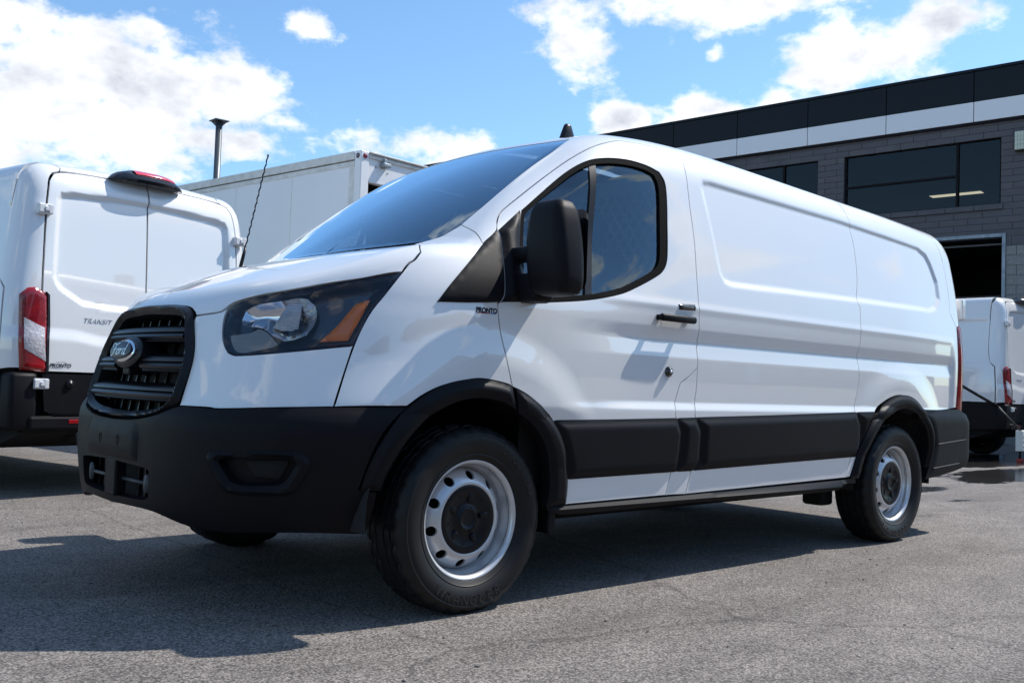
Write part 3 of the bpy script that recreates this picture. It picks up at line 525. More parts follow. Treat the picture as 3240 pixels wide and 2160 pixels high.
# --- doors and windows
TINT=glassmat('side_glass',(.56,.68,.76),2.4,gloss=(.70,.88,1)); WSG=glassmat('windshield_glass',(.46,.58,.66),2.5,gloss=(.74,.90,1))
bevel=lambda h,w,base=.003: (lambda s: base+h*sst(0,w,-s))
for o in panel('front_door',G_('door'),WHITE,van,d=(0,1,-.15),g=.014,holes=[G_('window_out')],mirror=True): pass
DOORS=[o for o in van.children if o.name.startswith('front_door')]
WO,WI=G_('window_out'),G_('window_in')
def pair(name,*a,**k):
    o,o2=panel(name,*a,mirror=True,**k); return o,o2
def onto(pairobjs,parents):
    for o,p in zip(pairobjs,parents): o.parent=p
onto(pair('window_seal',WO,SEAL,van,d=(0,1,-.15),g=.010,gap=-.003,holes=[WI],off=-.003,skirt=.014),DOORS)
onto(pair('window_pane',WI,TINT,van,d=(0,1,-.15),g=.03,gap=-.006,off=-.014,skirt=0),DOORS)
onto(pair('window_divider',G_('window_bar'),SATIN,van,d=(0,1,-.15),g=.012,gap=0,off=-.006,skirt=.008),DOORS)
onto(pair('door_handle_cup',G_('cup'),WHITE,van,g=.008,gap=0,prof=lambda s:.0006-.0*s,skirt=0),DOORS)
hp=np.array(G_('handle')); hx0,hx1,hz=hp[:,0].min(),hp[:,0].max(),hp[:,2].mean(); hy=hp[:,1].mean()
for s_,D_ in ((1,DOORS[0]),(-1,DOORS[1])):
    bm=bmesh.new(); add_box(bm,hx0,hx1,min(s_*(hy-.048),s_*(hy-.022)),max(s_*(hy-.048),s_*(hy-.022)),hz-.0165,hz+.0165,.011)
    for xa in (hx0+.012,hx1-.034): add_box(bm,xa,xa+.022,min(s_*(hy-.030),s_*(hy+.01)),max(s_*(hy-.030),s_*(hy+.01)),hz-.012,hz+.012,.003)
    autosmooth(bm_obj('door_handle',bm,PLASTIC,D_),50)
kp=panel('keypad',G_('keypad'),GLOSSBLACK,van,g=.005,gap=0,prof=bevel(.008,.010,.002),skirt=.006); kp.parent=DOORS[0]
pc=np.mean(np.array(G_('lock')),0); lk=lathe_y('door_lock',[(.024,.002),(.023,-.008),(.016,-.013),(.0155,-.016),(.0001,-.017)],GLOSSBLACK,DOORS[0],24); lk.location=pc
ky=lathe_y('lock_barrel',[(.0075,-.016),(.007,-.019),(.0001,-.019)],SILVER,DOORS[0],16); ky.location=pc
# keypad digits
kc=np.mean(np.array(G_('keypad')),0)
text_mesh('keypad_digits','12 34 56 78 90',.011,mat('grey_print',(.5,.5,.5),.5),DOORS[0],Matrix.Translation((kc[0]-.037,kc[1]-.0135,kc[2]-.004))@Matrix.Rotation(math.radians(90),4,'X'),extrude=.0003)
# black trim triangles
pair('fender_trim',G_('triangle_front'),PLASTIC,van,d=(.2,1,-.2),g=.016,gap=.002,prof=bevel(.006,.012,.004))
onto(pair('mirror_base_trim',G_('triangle_door'),PLASTIC,van,d=(.2,1,-.2),g=.014,gap=.002,prof=bevel(.016,.03,.003)),DOORS)
pair('body_pillar',G_('bpost'),WHITE,van,g=.018)
# --- fender
fe=panel('front_fender',G_('fender'),WHITE,van,d=(.35,1,-.3),g=.014,mirror=True)
# --- side panels
sf=G_('side_front'); sr=G_('side_rear')
xt=lambda x:tuple(ontop(x,-.70))
side=[xt(2.40),tuple(ontop(2.385,-.78))]+sf+[sr[-1]]+sr[::-1][1:-1]+[tuple(ontop(3.885,-.80)),xt(3.90),xt(3.4),xt(2.9)]
pair('side_panel',side,WHITE,van,d=(0,.9,-.43),g=.0115)
qb=G_('quarter_bottom'); rs=[tuple(onside(5.148,1.336)),tuple(onside(5.068,1.42)),tuple(onside(5.088,1.53)),tuple(onside(5.098,1.65)),tuple(onside(5.095,1.76)),tuple(ontop(5.085,-.80)),tuple(ontop(5.06,-.70))]
quart=sr[1:]+qb[1:]+rs+[xt(4.7),xt(4.3),xt(3.91),tuple(ontop(3.895,-.80))]
pair('quarter_panel',quart,WHITE,van,d=(0,.9,-.43),g=.0115)
# --- roof with windscreen pillars
ap=G_('apillar'); dt=G_('door_top'); al=G_('apillar_low')
roof=[tuple(ontop(1.72,0)),tuple(ontop(1.728,-.3)),tuple(ontop(1.745,-.5))]+ap[::-1]+al[1:]+dt+[tuple(ontop(2.395,-.78)),xt(2.41),xt(2.9),xt(3.4),xt(3.9),xt(4.3),xt(4.7),tuple(ontop(5.06,-.70)),tuple(ontop(5.18,-.68)),tuple(ontop(5.24,-.35)),tuple(ontop(5.25,0))]
panel('roof',roof,WHITE,van,d=(.25,.35,-.9),g=.02,both=True,gap=.002)
# --- windscreen, cowl and hood
wb=G_('wsbase')
ws=[tuple(ontop(.925,0)),tuple(ontop(.94,-.25)),tuple(ontop(.965,-.45))]+wb[1:]+ap[1:]+[tuple(ontop(1.745,-.5)),tuple(ontop(1.728,-.3)),tuple(ontop(1.72,0))]
panel('windshield',ws,WSG,van,d=(.6,.1,-.8),g=.03,both=True,off=-.002,skirt=.006)
wfull=ws+[(p[0],-p[1],p[2]) for p in ws[::-1][1:-1]]
wa,wb2,wd_=basis((.6,0,-.8)); W2=resample(np.stack([np.array(wfull)@wa,np.array(wfull)@wb2],1),.04); Wi=inset(W2,.045)
Wi3=[]
for q in Wi:
    o_=q[0]*wa+q[1]*wb2; k_=np.argmin(((np.stack([np.array(wfull)@wa,np.array(wfull)@wb2],1)-q)**2).sum(1)); Wi3.append(tuple(o_+wd_*(np.array(wfull[k_])@wd_)))
panel('windshield_border',wfull,mat('frit_black',(.008,.008,.009),.35,coat=1),van,d=(.6,0,-.8),g=.03,gap=.001,off=-.0035,skirt=0,holes=[Wi3])
he=G_('hood_edge')
hood=[tuple(onx([0],1.113)[0]),tuple(onx([-.2],1.108)[0]),tuple(onx([-.29],1.098)[0]),tuple(onx([-.335],1.078)[0])]+he[:-2]+[tuple(ontop(.875,-.76)),tuple(ontop(.90,-.68)),tuple(ontop(.90,-.55)),tuple(ontop(.88,-.3)),tuple(ontop(.868,0))]
panel('hood',hood,WHITE,van,d=(.45,.25,-.85),g=.016,both=True,skirt=.022)
cowl=[tuple(ontop(.864,0)),tuple(ontop(.876,-.3)),tuple(ontop(.895,-.55)),tuple(ontop(.905,-.66)),tuple(ontop(.985,-.58)),tuple(ontop(.968,-.45)),tuple(ontop(.945,-.25)),tuple(ontop(.93,0))]
panel('cowl',cowl,PLASTIC,van,d=(.2,.1,-.95),g=.025,both=True,off=-.012,gap=0)
# --- fascia, headlights, grille
panel('front_fascia',G_('fascia'),WHITE,van,d=(.7,.7,0),g=.014,both=False,mirror=True)
LENS=glassmat('lamp_lens',(.96,.97,.98),.8); HOUSE=mat('lamp_housing',(.012,.020,.042),.22,spec=.5,coat=.4); AMBER=mat('amber_reflector',(1.0,.22,.012),.3,coat=.3,bump=(160,.35,.004)); RIB=mat('ribbed_reflector',(.27,.275,.29),.25,bump=(150,.6,.004))
def fluted():
    m=mat('fluted_reflector',(.60,.62,.65),.16,metal=1); nt=m.node_tree
    if 'flutes' not in nt.nodes:
        w=nt.nodes.new('ShaderNodeTexWave'); w.name='flutes'; w.bands_direction='Z'; w.inputs['Scale'].default_value=42; t=nt.nodes.new('ShaderNodeTexCoord'); nt.links.new(t.outputs['Object'],w.inputs['Vector'])
        b=nt.nodes.new('ShaderNodeBump'); b.inputs['Strength'].default_value=.7; b.inputs['Distance'].default_value=.006; nt.links.new(w.outputs['Fac'],b.inputs['Height']); nt.links.new(b.outputs[0],nt.nodes['Principled BSDF'].inputs['Normal'])
    return m
hd=(.62,.78,-.05); HL=[empty('headlight',None,None) for _ in range(2)]
for h_ in HL: h_.parent=van
def hl(name,key,m,off,prof=None,g=.012,gap=0,skirt=.0):
    onto(pair(name,G_(key),m,van,d=hd,g=g,gap=gap,off=off,prof=prof,skirt=skirt),HL)
hl('lamp_housing','headlight',HOUSE,-.004,lambda s:-.052*sst(0,.045,-s),gap=-.003)
hl('reflector','lampbowl',mat('lamp_chrome',(.62,.63,.66),.08,metal=1),-.016,lambda s:-.034*(1-(1-np.minimum(-s,.07)/.07)**2),g=.006,skirt=.012)
hl('reflector_ribs','lamprib',fluted(),-.028,None,g=.008,skirt=.004)
hl('running_lamp','lampdrl',RIB,-.020,None,skirt=.02)
hl('side_marker','amber',AMBER,-.020,lambda s:.010*sst(0,.01,-s),skirt=.02)
hl('lens','headlight',LENS,-.001,None,gap=.003,skirt=.010)
# bulbs and chrome partition in the reflector
lb=np.array(G_('lampbowl')); c1=lb.mean(0); nrm=grad(fbody,c1[None])[0]
for s_,H_ in ((1,HL[0]),(-1,HL[1])):
    for dx_,rr_ in ((.045,.040),(-.055,.028)):
        tng=np.cross(nrm,[0,0,1.]); tng/=np.linalg.norm(tng); q=c1+tng*dx_*-1-nrm*.046
        prof_=[(.0001,-.012),(rr_*.25,-.011),(rr_*.3,.0),(rr_*.32,.012)]
        b_=lathe_y('bulb_shield',prof_,SILVER,H_,20); b_.location=(q[0],q[1]*s_,q[2]); b_.rotation_euler=(0,0,s_*-math.radians(38))
ge=G_('grille_edge'); gz=[(p[1],p[2]) for p in ge]
go=[(0,1.112)]+[(y,z+.004) for y,z in gz if y<-.03]+[(-.30,.690),(-.18,.676),(0,.670)]
gfull=go+[(-y,z) for y,z in go[::-1][1:-1]]
def front_pts(poly,f=None):
    a=np.array(poly); P=onx(a[:,0],0*a[:,0]+a[:,1],f); return [tuple(p) for p in P]
def shrink(poly,d):
    P=inset(resample(np.array(poly),.03),d); return P.tolist()
gin=shrink(gfull,.036)
gr=empty('grille',None,None); gr.parent=van
panel('grille_frame',front_pts(gfull),SATIN,gr,d=(1,0,0),g=.008,gap=0,skirt=.05,holes=[front_pts(gin)],prof=bevel(.022,.017,.006))
panel('grille_back',front_pts(shrink(gfull,.02)),mat('grille_mesh',(.008,.008,.009),.7,bump=(420,.6,.01)),gr,d=(1,0,0),g=.05,gap=0,off=-.075,skirt=0)
def halfw_at(z):
    P=np.array(gin); P=P[P[:,0]<0]; i=np.argsort(P[:,1]); return -np.interp(z,P[i,1],P[i,0])
def bar(name,zc,prf,m,y0,y1,par,n=40):
    ys=np.linspace(y0,y1,n); X=onx(ys,zc)[:,0]; X=np.maximum(X,X.min()); V=[];F=[]; k=len(prf)
    for y,x in zip(ys,X):
        for (px_,pz_) in prf: V.append((x+px_,y,zc+pz_))
    for i in range(n-1):
        for j in range(k): a=i*k+j; b=i*k+(j+1)%k; F.append((a,b,b+k,a+k))
    F.append(tuple(range(k))); F.append(tuple(range((n-1)*k,n*k))[::-1])
    o=mk(name,V,F,m,par); return autosmooth(o,38)
prf=[(.05,.034),(-.006,.022),(-.016,.013),(-.018,.006),(-.010,.002),(-.022,-.004),(-.026,-.012),(-.022,-.021),(-.012,-.024),(-.014,-.029),(-.008,-.034),(.05,-.030)]
for zb in (1.000,.890,.782):
    w_=halfw_at(zb)+.012
    if zb==.890:
        bar('grille_bar',zb,prf,SATIN,-w_,-.125,gr); bar('grille_bar',zb,prf,SATIN,.125,w_,gr)
    else: bar('grille_bar',zb,prf,SATIN,-w_,w_,gr)
for yb in np.arange(-.36,.361,.09):
    z0_,z1_=.70,1.085
    xs=onx([yb,yb],[.72,1.06])[:,0]+.052
    mk('grille_fin',[(xs[0],yb-.004,.70),(xs[0]+.03,yb-.004,.70),(xs[0]+.03,yb+.004,.70),(xs[0],yb+.004,.70),(xs[1],yb-.004,1.08),(xs[1]+.03,yb-.004,1.08),(xs[1]+.03,yb+.004,1.08),(xs[1],yb+.004,1.08)],[(0,1,5,4),(1,2,6,5),(2,3,7,6),(3,0,4,7)],SATIN,gr)
# badge pod
BZ=.930; bx=.066; tilt=math.radians(-14)
def disc(name,ry,rz,x0,x1,m,par,bev=.006,seg=48):
    V=[];F=[]; rings=[(x1,1.0),(x0+bev,1.0),(x0,1-bev/rz)]
    for x,s in rings:
        for k in range(seg): a=2*math.pi*k/seg; V.append((x,ry*s*math.cos(a),rz*s*math.sin(a)))
    for i in range(2):
        for k in range(seg): F.append((i*seg+k,i*seg+(k+1)%seg,(i+1)*seg+(k+1)%seg,(i+1)*seg+k))
    F.append(tuple(range(2*seg,3*seg)))
    o=mk(name,V,F,m,par); o.location=(bx,0,BZ); o.rotation_euler=(0,-tilt,0); return autosmooth(o,45)
disc('badge_mount',.132,.062,-.002,.10,SATIN,gr,.012)
bm_=bmesh.new(); add_box(bm_,.004,.08,-.034,.034,-.088,-.045,.006); o=bm_obj('camera_mount',bm_,PLASTIC,gr); o.location=(bx,0,BZ)
disc('badge',.112,.044,-.020,.0,CHROME,gr,.010)
bl=disc('badge_face',.101,.036,-.0225,-.014,mat('badge_blue',(.006,.016,.042),.35),gr,.002)
def stroke(name,lines,w,m,par,mx,th=.002):
    V=[];F=[]
    for L in lines:
        L=resample(np.array(L+L[::-1][1:-1]) if False else np.array(L),.02,closed=False)[:-1] if False else np.array(L,float)
        # smooth polyline
        P=[L[0]]
        for i in range(len(L)-1):
            p0=L[max(i-1,0)];p1=L[i];p2=L[i+1];p3=L[min(i+2,len(L)-1)]
            for t in (.25,.5,.75,1): P.append(.5*((2*p1)+(-p0+p2)*t+(2*p0-5*p1+4*p2-p3)*t*t+(-p0+3*p1-3*p2+p3)*t**3))
        P=np.array(P); T=np.gradient(P,axis=0); T/=np.maximum(np.linalg.norm(T,axis=1,keepdims=True),1e-9); Nn=np.stack([-T[:,1],T[:,0]],1)
        s=len(V)
        for p,nn,t in zip(P,Nn,T):
            ww=w*(.55+.45*abs(t[1]))
            for sg in (1,-1): V.append(mx@Vector((p[0]+sg*nn[0]*ww,p[1]+sg*nn[1]*ww,th)))
        for i in range(len(P)-1): a=s+2*i; F.append((a,a+1,a+3,a+2))
    return mk(name,V,F,m,par)
# script letters F o r d, local frame x right (towards driver's side), y up
Fs=[[(-.070,.012),(-.074,.020),(-.064,.025),(-.045,.021),(-.030,.024),(-.020,.027)],[(-.046,.021),(-.052,.006),(-.058,-.010),(-.066,-.018),(-.074,-.014)],[(-.062,.004),(-.050,.005),(-.038,.007)]]
os_=[[(-.020,.006),(-.030,.002),(-.033,-.008),(-.028,-.014),(-.019,-.011),(-.015,-.002),(-.020,.006),(-.008,.003)]]
rs_=[[(-.008,.003),(-.002,.006),(-.004,-.002),(-.008,-.014)],[(-.004,-.002),(.004,.005),(.012,.006)]]
ds_=[[(.034,.004),(.024,.006),(.017,-.002),(.018,-.012),(.026,-.012),(.034,-.002)],[(.050,.026),(.042,.012),(.034,-.006),(.036,-.014),(.046,-.010)]]
mb=Matrix.Translation((bx,0,BZ))@Matrix.Rotation(-tilt,4,'Y')@Matrix.Translation((-.0228,0,0))@Matrix(((0,0,-1,0),(-1,0,0,0),(0,1,0,0),(0,0,0,1)))
stroke('badge_lettering',[[(x*1.18+.012,y*1.15-.003) for x,y in L] for L in Fs+os_+rs_+ds_],.0023,mat('badge_silver',(.85,.86,.88),.3,metal=.6),gr,mb,.0012)
# --- front bumper
bu=empty('front_bumper',None,None); bu.parent=van
bt=G_('bumper_top'); ba=G_('bumper_arch'); be_=G_('bumper_end'); bb=G_('bumper_bot')
fx=lambda y,z: tuple(onx([y],z,fbump)[0])
half=[fx(0,.672),fx(-.18,.678),fx(-.30,.692),fx(-.37,.708),fx(-.41,.724)]+bt+ba[1:]+be_+bb[1:-2]+[fx(-.09,.362),fx(0,.358),fx(0,.388),fx(-.112,.390),fx(-.295,.397),fx(-.322,.41),fx(-.332,.505),fx(-.30,.512),fx(-.09,.520),fx(0,.522)]
panel('bumper_skin',half,PLASTIC,bu,f=fbump,d=(.6,.8,0),g=.016,both=True,gap=.0,holes=[G_('fog_in')],corner=38,skirt=.035)
for o in pair('fog_bezel',G_('fog_out'),PLASTIC,van,f=fbump,d=(.6,.8,0),g=.012,gap=0,holes=[G_('fog_in')],prof=lambda s:.001+.017*sst(0,.016,-s),skirt=.05): o.parent=bu
for o in pair('fog_pocket',G_('fog_in'),PLASTIC,van,f=fbump,d=(.6,.8,0),g=.02,gap=-.01,off=-.038,skirt=0): o.parent=bu
for o in pair('fog_cover',G_('fog_mesh'),mat('mesh_plastic',(.012,.012,.013),.6,bump=(500,.8,.01)),van,f=fbump,d=(.6,.8,0),g=.02,gap=0,off=-.030,prof=lambda s:.006*sst(0,.008,-s),skirt=.02): o.parent=bu
pl=G_('plate'); yl=.242
plate=[fx(yl,.668),fx(yl,.530),fx(-yl,.530),fx(-yl,.668)]
panel('plate_panel',plate,PLASTIC,bu,f=fbump,d=(1,0,0),g=.03,gap=0,prof=bevel(.010,.012,0),skirt=.01,smoothb=False)
for yh in (-.086,.086):
    o=lathe_y('plate_hole',[(.013,0),(.011,.001),(.010,.010),(.0001,.010)],DARK,bu,20); x_=fx(yh,.598)[0]; o.location=(x_-.0115,yh,.598); o.rotation_euler=(0,0,math.radians(-90)); o.scale=(.75,1,1.5)
mk('intake_back',[(.14,-.36,.36),(.14,.36,.36),(.14,.36,.54),(.14,-.36,.54)],[(0,1,2,3)],DARK,bu)
box('intake_strap',.030,.075,-.052,.052,.385,.525,PLASTIC,bu,.008)
for s_ in (-1,1):
    tube('intake_rod',[(.062,s_*.045,.452),(.066,s_*.27,.452)],.0075,mat('grey_plastic',(.045,.048,.055),.5),bu)
    o=lathe_y('rod_end',[(.022,.004),(.021,-.003),(.010,-.004),(.009,-.006),(.0001,-.006)],mat('grey_plastic',(.045,.048,.055),.5),bu,20); o.location=(.060,s_*.275,.452); o.rotation_euler=(0,0,math.radians(-90)); o.scale=(1,1,1.6)
for yb in (-.26,-.2,-.14,.14,.2,.26): box('intake_fin',.085,.10,yb-.004,yb+.004,.39,.52,SATIN,bu)
# --- wheel-arch trims, side cladding, sills
def smooth_arc(P):
    P=np.array(P); xc=1.02 if P[:,0].mean()<2.5 else 4.30; th=np.unwrap(np.arctan2(P[:,2]-AXZ,P[:,0]-xc)); r_=np.hypot(P[:,0]-xc,P[:,2]-AXZ); c=np.polyfit(th,r_,4 if abs(th[-1]-th[0])>2 else 3)
    t=np.linspace(th[0],th[-1],26); rr_=np.polyval(c,t); x=xc+rr_*np.cos(t); z=AXZ+rr_*np.sin(t)
    Q=np.stack([x,0*x-1.6,z],1); H=cast(fub,Q,np.broadcast_to([0,1.,0],Q.shape),0,1.4,80); return [tuple(q) for q in H]
for a,b_ in (('arch_f1_out','arch_f1_in'),('arch_f2_out','arch_f2_in'),('arch_r_out','arch_r_in')):
    pair('wheel_arch_trim',smooth_arc(G_(a))+smooth_arc(G_(b_)),PLASTIC,van,f=fub,d=(.12,1,0),g=.009,gap=.001,prof=lambda s:.004+.018*sst(0,.030,-s),skirt=.05,corner=50)
for k in ('strip1','strip2','strip3','strip4'):
    pair('side_cladding',G_(k),PLASTIC,van,g=.011,gap=-.0055,prof=lambda s:.002+.016*sst(0,.040,-s),skirt=.02)
pair('sill_step',G_('sill_step'),PLASTIC,van,g=.016,gap=0,prof=lambda s:-.004+.026*sst(0,.03,-s),skirt=.06)
# --- rear corner, lamps, doors and bumper
def onr(y,z): return tuple(cast(fbody,np.array([[6.2,y,z]]),np.array([[-1.,0,0]]),0,1.6,120)[0])
tl_top=[tuple(onside(5.152,1.333)),tuple(onside(5.20,1.347)),onr(-.915,1.33),onr(-.90,1.25),onr(-.90,1.0),onr(-.90,.79),onr(-.93,.775),tuple(onside(5.17,.778)),tuple(onside(5.130,.80)),tuple(onside(5.132,1.0)),tuple(onside(5.140,1.2))]
REDLENS=mat('red_lens',(.36,.004,.008),.14,coat=.7,bump=(120,.3,.004),vary=(9,.9,(.14,.002,.004)))
pair('tail_lamp',tl_top,REDLENS,van,d=(-.5,.86,0),g=.014,gap=0,prof=lambda s:.003+.008*sst(0,.02,-s),skirt=.03)
rc=rs[:-1]+[tuple(ontop(5.08,-.70)),tuple(ontop(5.20,-.70)),onr(-.72,1.93),onr(-.78,1.7),onr(-.82,1.4),onr(-.83,.78),onr(-.90,.775),onr(-.90,1.0),onr(-.90,1.26),tuple(onside(5.20,1.352))]
pair('rear_pillar',rc,WHITE,van,d=(-.62,.7,-.25),g=.02,gap=.002)
rd=[(5.3,-.71,1.93),(5.35,-.77,1.7),(5.36,-.81,1.4),(5.36,-.82,.62),(5.36,-.006,.62),(5.3,-.006,1.96),(5.3,-.4,1.95)]
pair('rear_door',rd,WHITE,van,d=(-1,0,0),g=.04,gap=.002)
for s_ in (-1,1):
    for zz in (1.47,.70): box('door_hinge',5.315,5.375,s_*.895-.035,s_*.895+.035,zz-.07,zz+.07,WHITE,van,.010)
rb=[tuple(onside(4.60,.786)),tuple(onside(5.12,.797)),(5.17,-.975,.79),(5.25,-.965,.765),(5.33,-.94,.755),(5.40,-.90,.74),(5.42,-.885,.60),(5.36,-.90,.47),(5.22,-.94,.425),(4.95,-.975,.385),(4.66,-.98,.362),(4.72,-.98,.46),(4.765,-.985,.57),(4.73,-1.0,.68)]
def frb(x,y,z): return smax(np.abs(y)-(.995-.01*sst(.7,.8,z)),x-(5.375-.03*y*y),.12)
pair('rear_bumper_corner',rb,PLASTIC,van,f=frb,d=(-.35,.94,0),g=.02,gap=0,prof=lambda s:.002+.012*sst(0,.05,-s),skirt=.03)
box('rear_bumper',5.30,5.40,-.88,.88,.42,.62,PLASTIC,van,.03)
for z_,xa,xb in ((.575,4.80,5.22),(.425,4.74,5.12)):
    Q=np.array([[x,-1.6,z_+.06*(x-xa)] for x in np.linspace(xa,xb,10)]); H=cast(frb,Q,np.broadcast_to([0,1.,0],Q.shape),0,1.4,80)
    tube('bumper_crease',[(q[0],q[1]-.012,q[2]) for q in H],.004,mat('crease_grey',(.014,.0145,.017),.5),van,6)
# --- inner shell that closes the gaps, wheel wells, underside
INN=mat('inner_shell',(.010,.010,.011),.7)
def strip_solid(name,secs,m,par):
    V=[];F=[]
    for x,hw,z0_,z1_ in secs: V+=[(x,-hw,z0_),(x,hw,z0_),(x,hw*.86,z1_),(x,-hw*.86,z1_)]
    for i in range(len(secs)-1):
        for j in range(4): F.append((i*4+j,i*4+(j+1)%4,i*4+4+(j+1)%4,i*4+4+j))
    F+= [(0,3,2,1),tuple(len(V)-4+j for j in range(4))]
    return mk(name,V,F,m,par)
strip_solid('cargo_liner',[(2.34,.93,.45,1.93),(3.80,.93,.45,1.93)],INN,van)
strip_solid('rear_liner',[(3.80,.93,.90,1.91),(4.95,.92,.90,1.86),(5.24,.86,.9,1.78)],INN,van)
strip_solid('engine_bay',[(.24,.36,.60,1.02),(.52,.74,.86,1.12),(1.05,.93,.90,1.22)],INN,van)
strip_solid('underbody',[(.30,.55,.40,.50),(.60,.60,.33,.50),(1.5,.80,.29,.45),(3.70,.80,.30,.45),(3.85,.60,.34,.5),(5.30,.75,.42,.55)],UNDER,van)
for s_ in (-1,1):
    strip=mk('door_liner',[(1.30,s_*.90,.45),(2.25,s_*.90,.45),(2.25,s_*.90,1.15),(1.30,s_*.90,1.15)],[(0,1,2,3)],INN,van)
    for xc in (1.02,4.32):
        V=[];F=[]; k=28
        for i in range(k+1):
            a=math.radians(-6+192*i/k); 
            for yy in (-.96,-.50): V.append((xc+.475*math.cos(a),-s_*yy*-1 if False else s_*-yy*-1,AXZ+.03+.475*math.sin(a)))
        for i in range(k): F.append((2*i,2*i+1,2*i+3,2*i+2))
        mk('wheel_well',V,F,mat('wheel_liner',(.020,.020,.022),.8),van,True)
        mk('wheel_well_wall',[(xc+.5*math.cos(t*math.pi/12),s_*.50,AXZ+.5*math.sin(t*math.pi/12)) for t in range(13)],[tuple(range(13))],DARK,van)
box('axle_bracket',3.93,4.06,-.72,-.58,.205,.33,UNDER,van,.02)
tube('brake_line',[(4.05,-.66,.285),(4.25,-.70,.30)],.010,UNDER,van)
# mud guard behind the front wheel
box('splash_guard',1.41,1.45,-.975,-.80,.265,.40,PLASTIC,van,.006)
# --- wheels
def make_wheel(name):
    w=empty(name,None,None); w.parent=van
    seg=120; half=[(.206,-.070),(.214,-.084),(.228,-.096),(.240,-.1015),(.243,-.1045),(.247,-.1035),(.262,-.112),(.285,-.1175),(.300,-.118),(.312,-.1150),(.316,-.1165),(.322,-.1135),(.333,-.104),(.341,-.096),(.3465,-.088)]
    tread=[(.3495,-.076),(.350,-.066),(.342,-.064),(.342,-.058),(.3515,-.056),(.352,-.030),(.343,-.028),(.343,-.021),(.352,-.019),(.352,.019),(.343,.021),(.343,.028),(.352,.030),(.3515,.056),(.342,.058),(.342,.064),(.350,.066),(.3495,.076)]
    prof_=half+tread+[(r_,-y_) for r_,y_ in half[::-1]]
    V=[];F=[]; n=len(prof_)
    for k in range(seg):
        a=2*math.pi*k/seg
        for j,(r_,y_) in enumerate(prof_):
            cut=0
            if r_>.34 and abs(y_)>.055 and k%4==0: cut=.0085
            if r_>.348 and abs(y_)<.055 and (k+ (2 if y_>0 else 0))%5==0: cut=.006
            if .330<r_<.347 and k%4==0 and abs(y_)>.08: cut=.006
            q=r_-cut; x_,z_=q*math.cos(a),q*math.sin(a); z_=max(z_,-.345+.002*abs(x_)); V.append((x_,y_,z_))
    for k in range(seg):
        for j in range(n-1): a=k*n+j; b=((k+1)%seg)*n+j; F.append((a,a+1,b+1,b))
    t=mk('tyre',V,F,RUBBER,w); autosmooth(t,32)
    # raised lettering on the side wall
    txt='WRANGLER'
    for rad_,start,word,siz in ((.290,-122,txt,.050),(.290,62,'GOODYEAR',.036)):
        for i,ch in enumerate(word):
            an=math.radians(start+(8.0*i if start<0 else -6.4*i)); 
            mxl=Matrix.Rotation(-an-math.pi/2+math.pi,4,'Y')@Matrix.Translation((0,-.1178,-rad_+.0))@Matrix.Rotation(math.radians(90),4,'X') if False else None
            c=Vector((rad_*math.cos(an),-.1172,rad_*math.sin(an))); up=Vector((-math.cos(an),0,-math.sin(an)))*(1 if start<0 else -1); 
            rt=Vector((up.z,0,-up.x)); nn=Vector((0,-1,0))
            mm=Matrix((rt,up,nn)).transposed().to_4x4(); mm.translation=c-up*siz*.35
            text_mesh('tyre_letter',ch,siz,RUBBER_L,t,mm,extrude=.0014,align='CENTER')
    lathe_y('rim',[(.206,-.060),(.2075,-.078),(.2135,-.088),(.2215,-.0935),(.2235,-.0925),(.2195,-.0895),(.2125,-.0845),(.2085,-.076),(.2055,-.052),(.198,-.044),(.1965,-.030),(.193,-.022),(.187,-.014)],SILVER,w,96)
    # pressed disc with ten hand holes
    def yd(r_): return np.interp(r_,[.11,.125,.131,.139,.149,.166,.180,.190],[-.058,-.069,-.0745,-.0745,-.069,-.054,-.038,-.018])
    outer=[(.189*math.cos(a),.189*math.sin(a)) for a in np.linspace(0,2*math.pi,96,endpoint=False)]; inner=[(.127*math.cos(a),.127*math.sin(a)) for a in np.linspace(0,2*math.pi,72,endpoint=False)]
    loops=[outer,inner]; hol=[]
    for k in range(10):
        a=2*math.pi*(k+.35)/10; hp=[]
        for b in np.linspace(0,2*math.pi,20,endpoint=False):
            u=.0190*math.cos(b); v=.0160*math.sin(b); hp.append(((.1635+v)*math.cos(a)-u*math.sin(a),(.1635+v)*math.sin(a)+u*math.cos(a)))
        loops.append(hp); hol.append(hp)
    pts=[]
    for r_ in (.131,.135,.139,.1425,.145,.150,.155,.160,.165,.170,.175,.180,.185):
        for b in np.linspace(0,2*math.pi,110,endpoint=False):
            p=(r_*math.cos(b),r_*math.sin(b)); a0=(b*10/(2*math.pi)-.35); a0=(round(a0)+.35)*2*math.pi/10
            if math.hypot(p[0]-.1635*math.cos(a0),p[1]-.1635*math.sin(a0))>.0215: pts.append(p)
    v2,tri=cdt(loops,pts); tri2=[]
    for t_ in tri:
        c=v2[list(t_)].mean(0); r_=math.hypot(*c)
        if r_<.1265 or any(abs(c[0]-h[0][0])<.06 and polysdf(np.array([c[0]]),np.array([c[1]]),h)[0]<0 for h in hol): continue
        tri2.append(t_)
    V=[(p[0],yd(math.hypot(*p)),p[1]) for p in v2]; F=[(t_[0],t_[1],t_[2]) for t_ in tri2]
    for h in hol:
        s=len(V); k=len(h)
        for p in h: V.append((p[0],yd(math.hypot(*p)),p[1]))
        for p in h: V.append((p[0]*.995,yd(math.hypot(*p))+.010,p[1]*.995))
        F+=[(s+i,s+(i+1)%k,s+k+(i+1)%k,s+k+i) for i in range(k)]
    autosmooth(mk('wheel_disc',V,F,SILVER,w),40)
    lathe_y('hub_cap',[(.131,-.052),(.130,-.071),(.123,-.0755),(.100,-.069),(.075,-.062),(.058,-.0615),(.046,-.066),(.042,-.073),(.037,-.0745),(.033,-.070),(.020,-.069),(.0001,-.069)],CAPM,w,64)
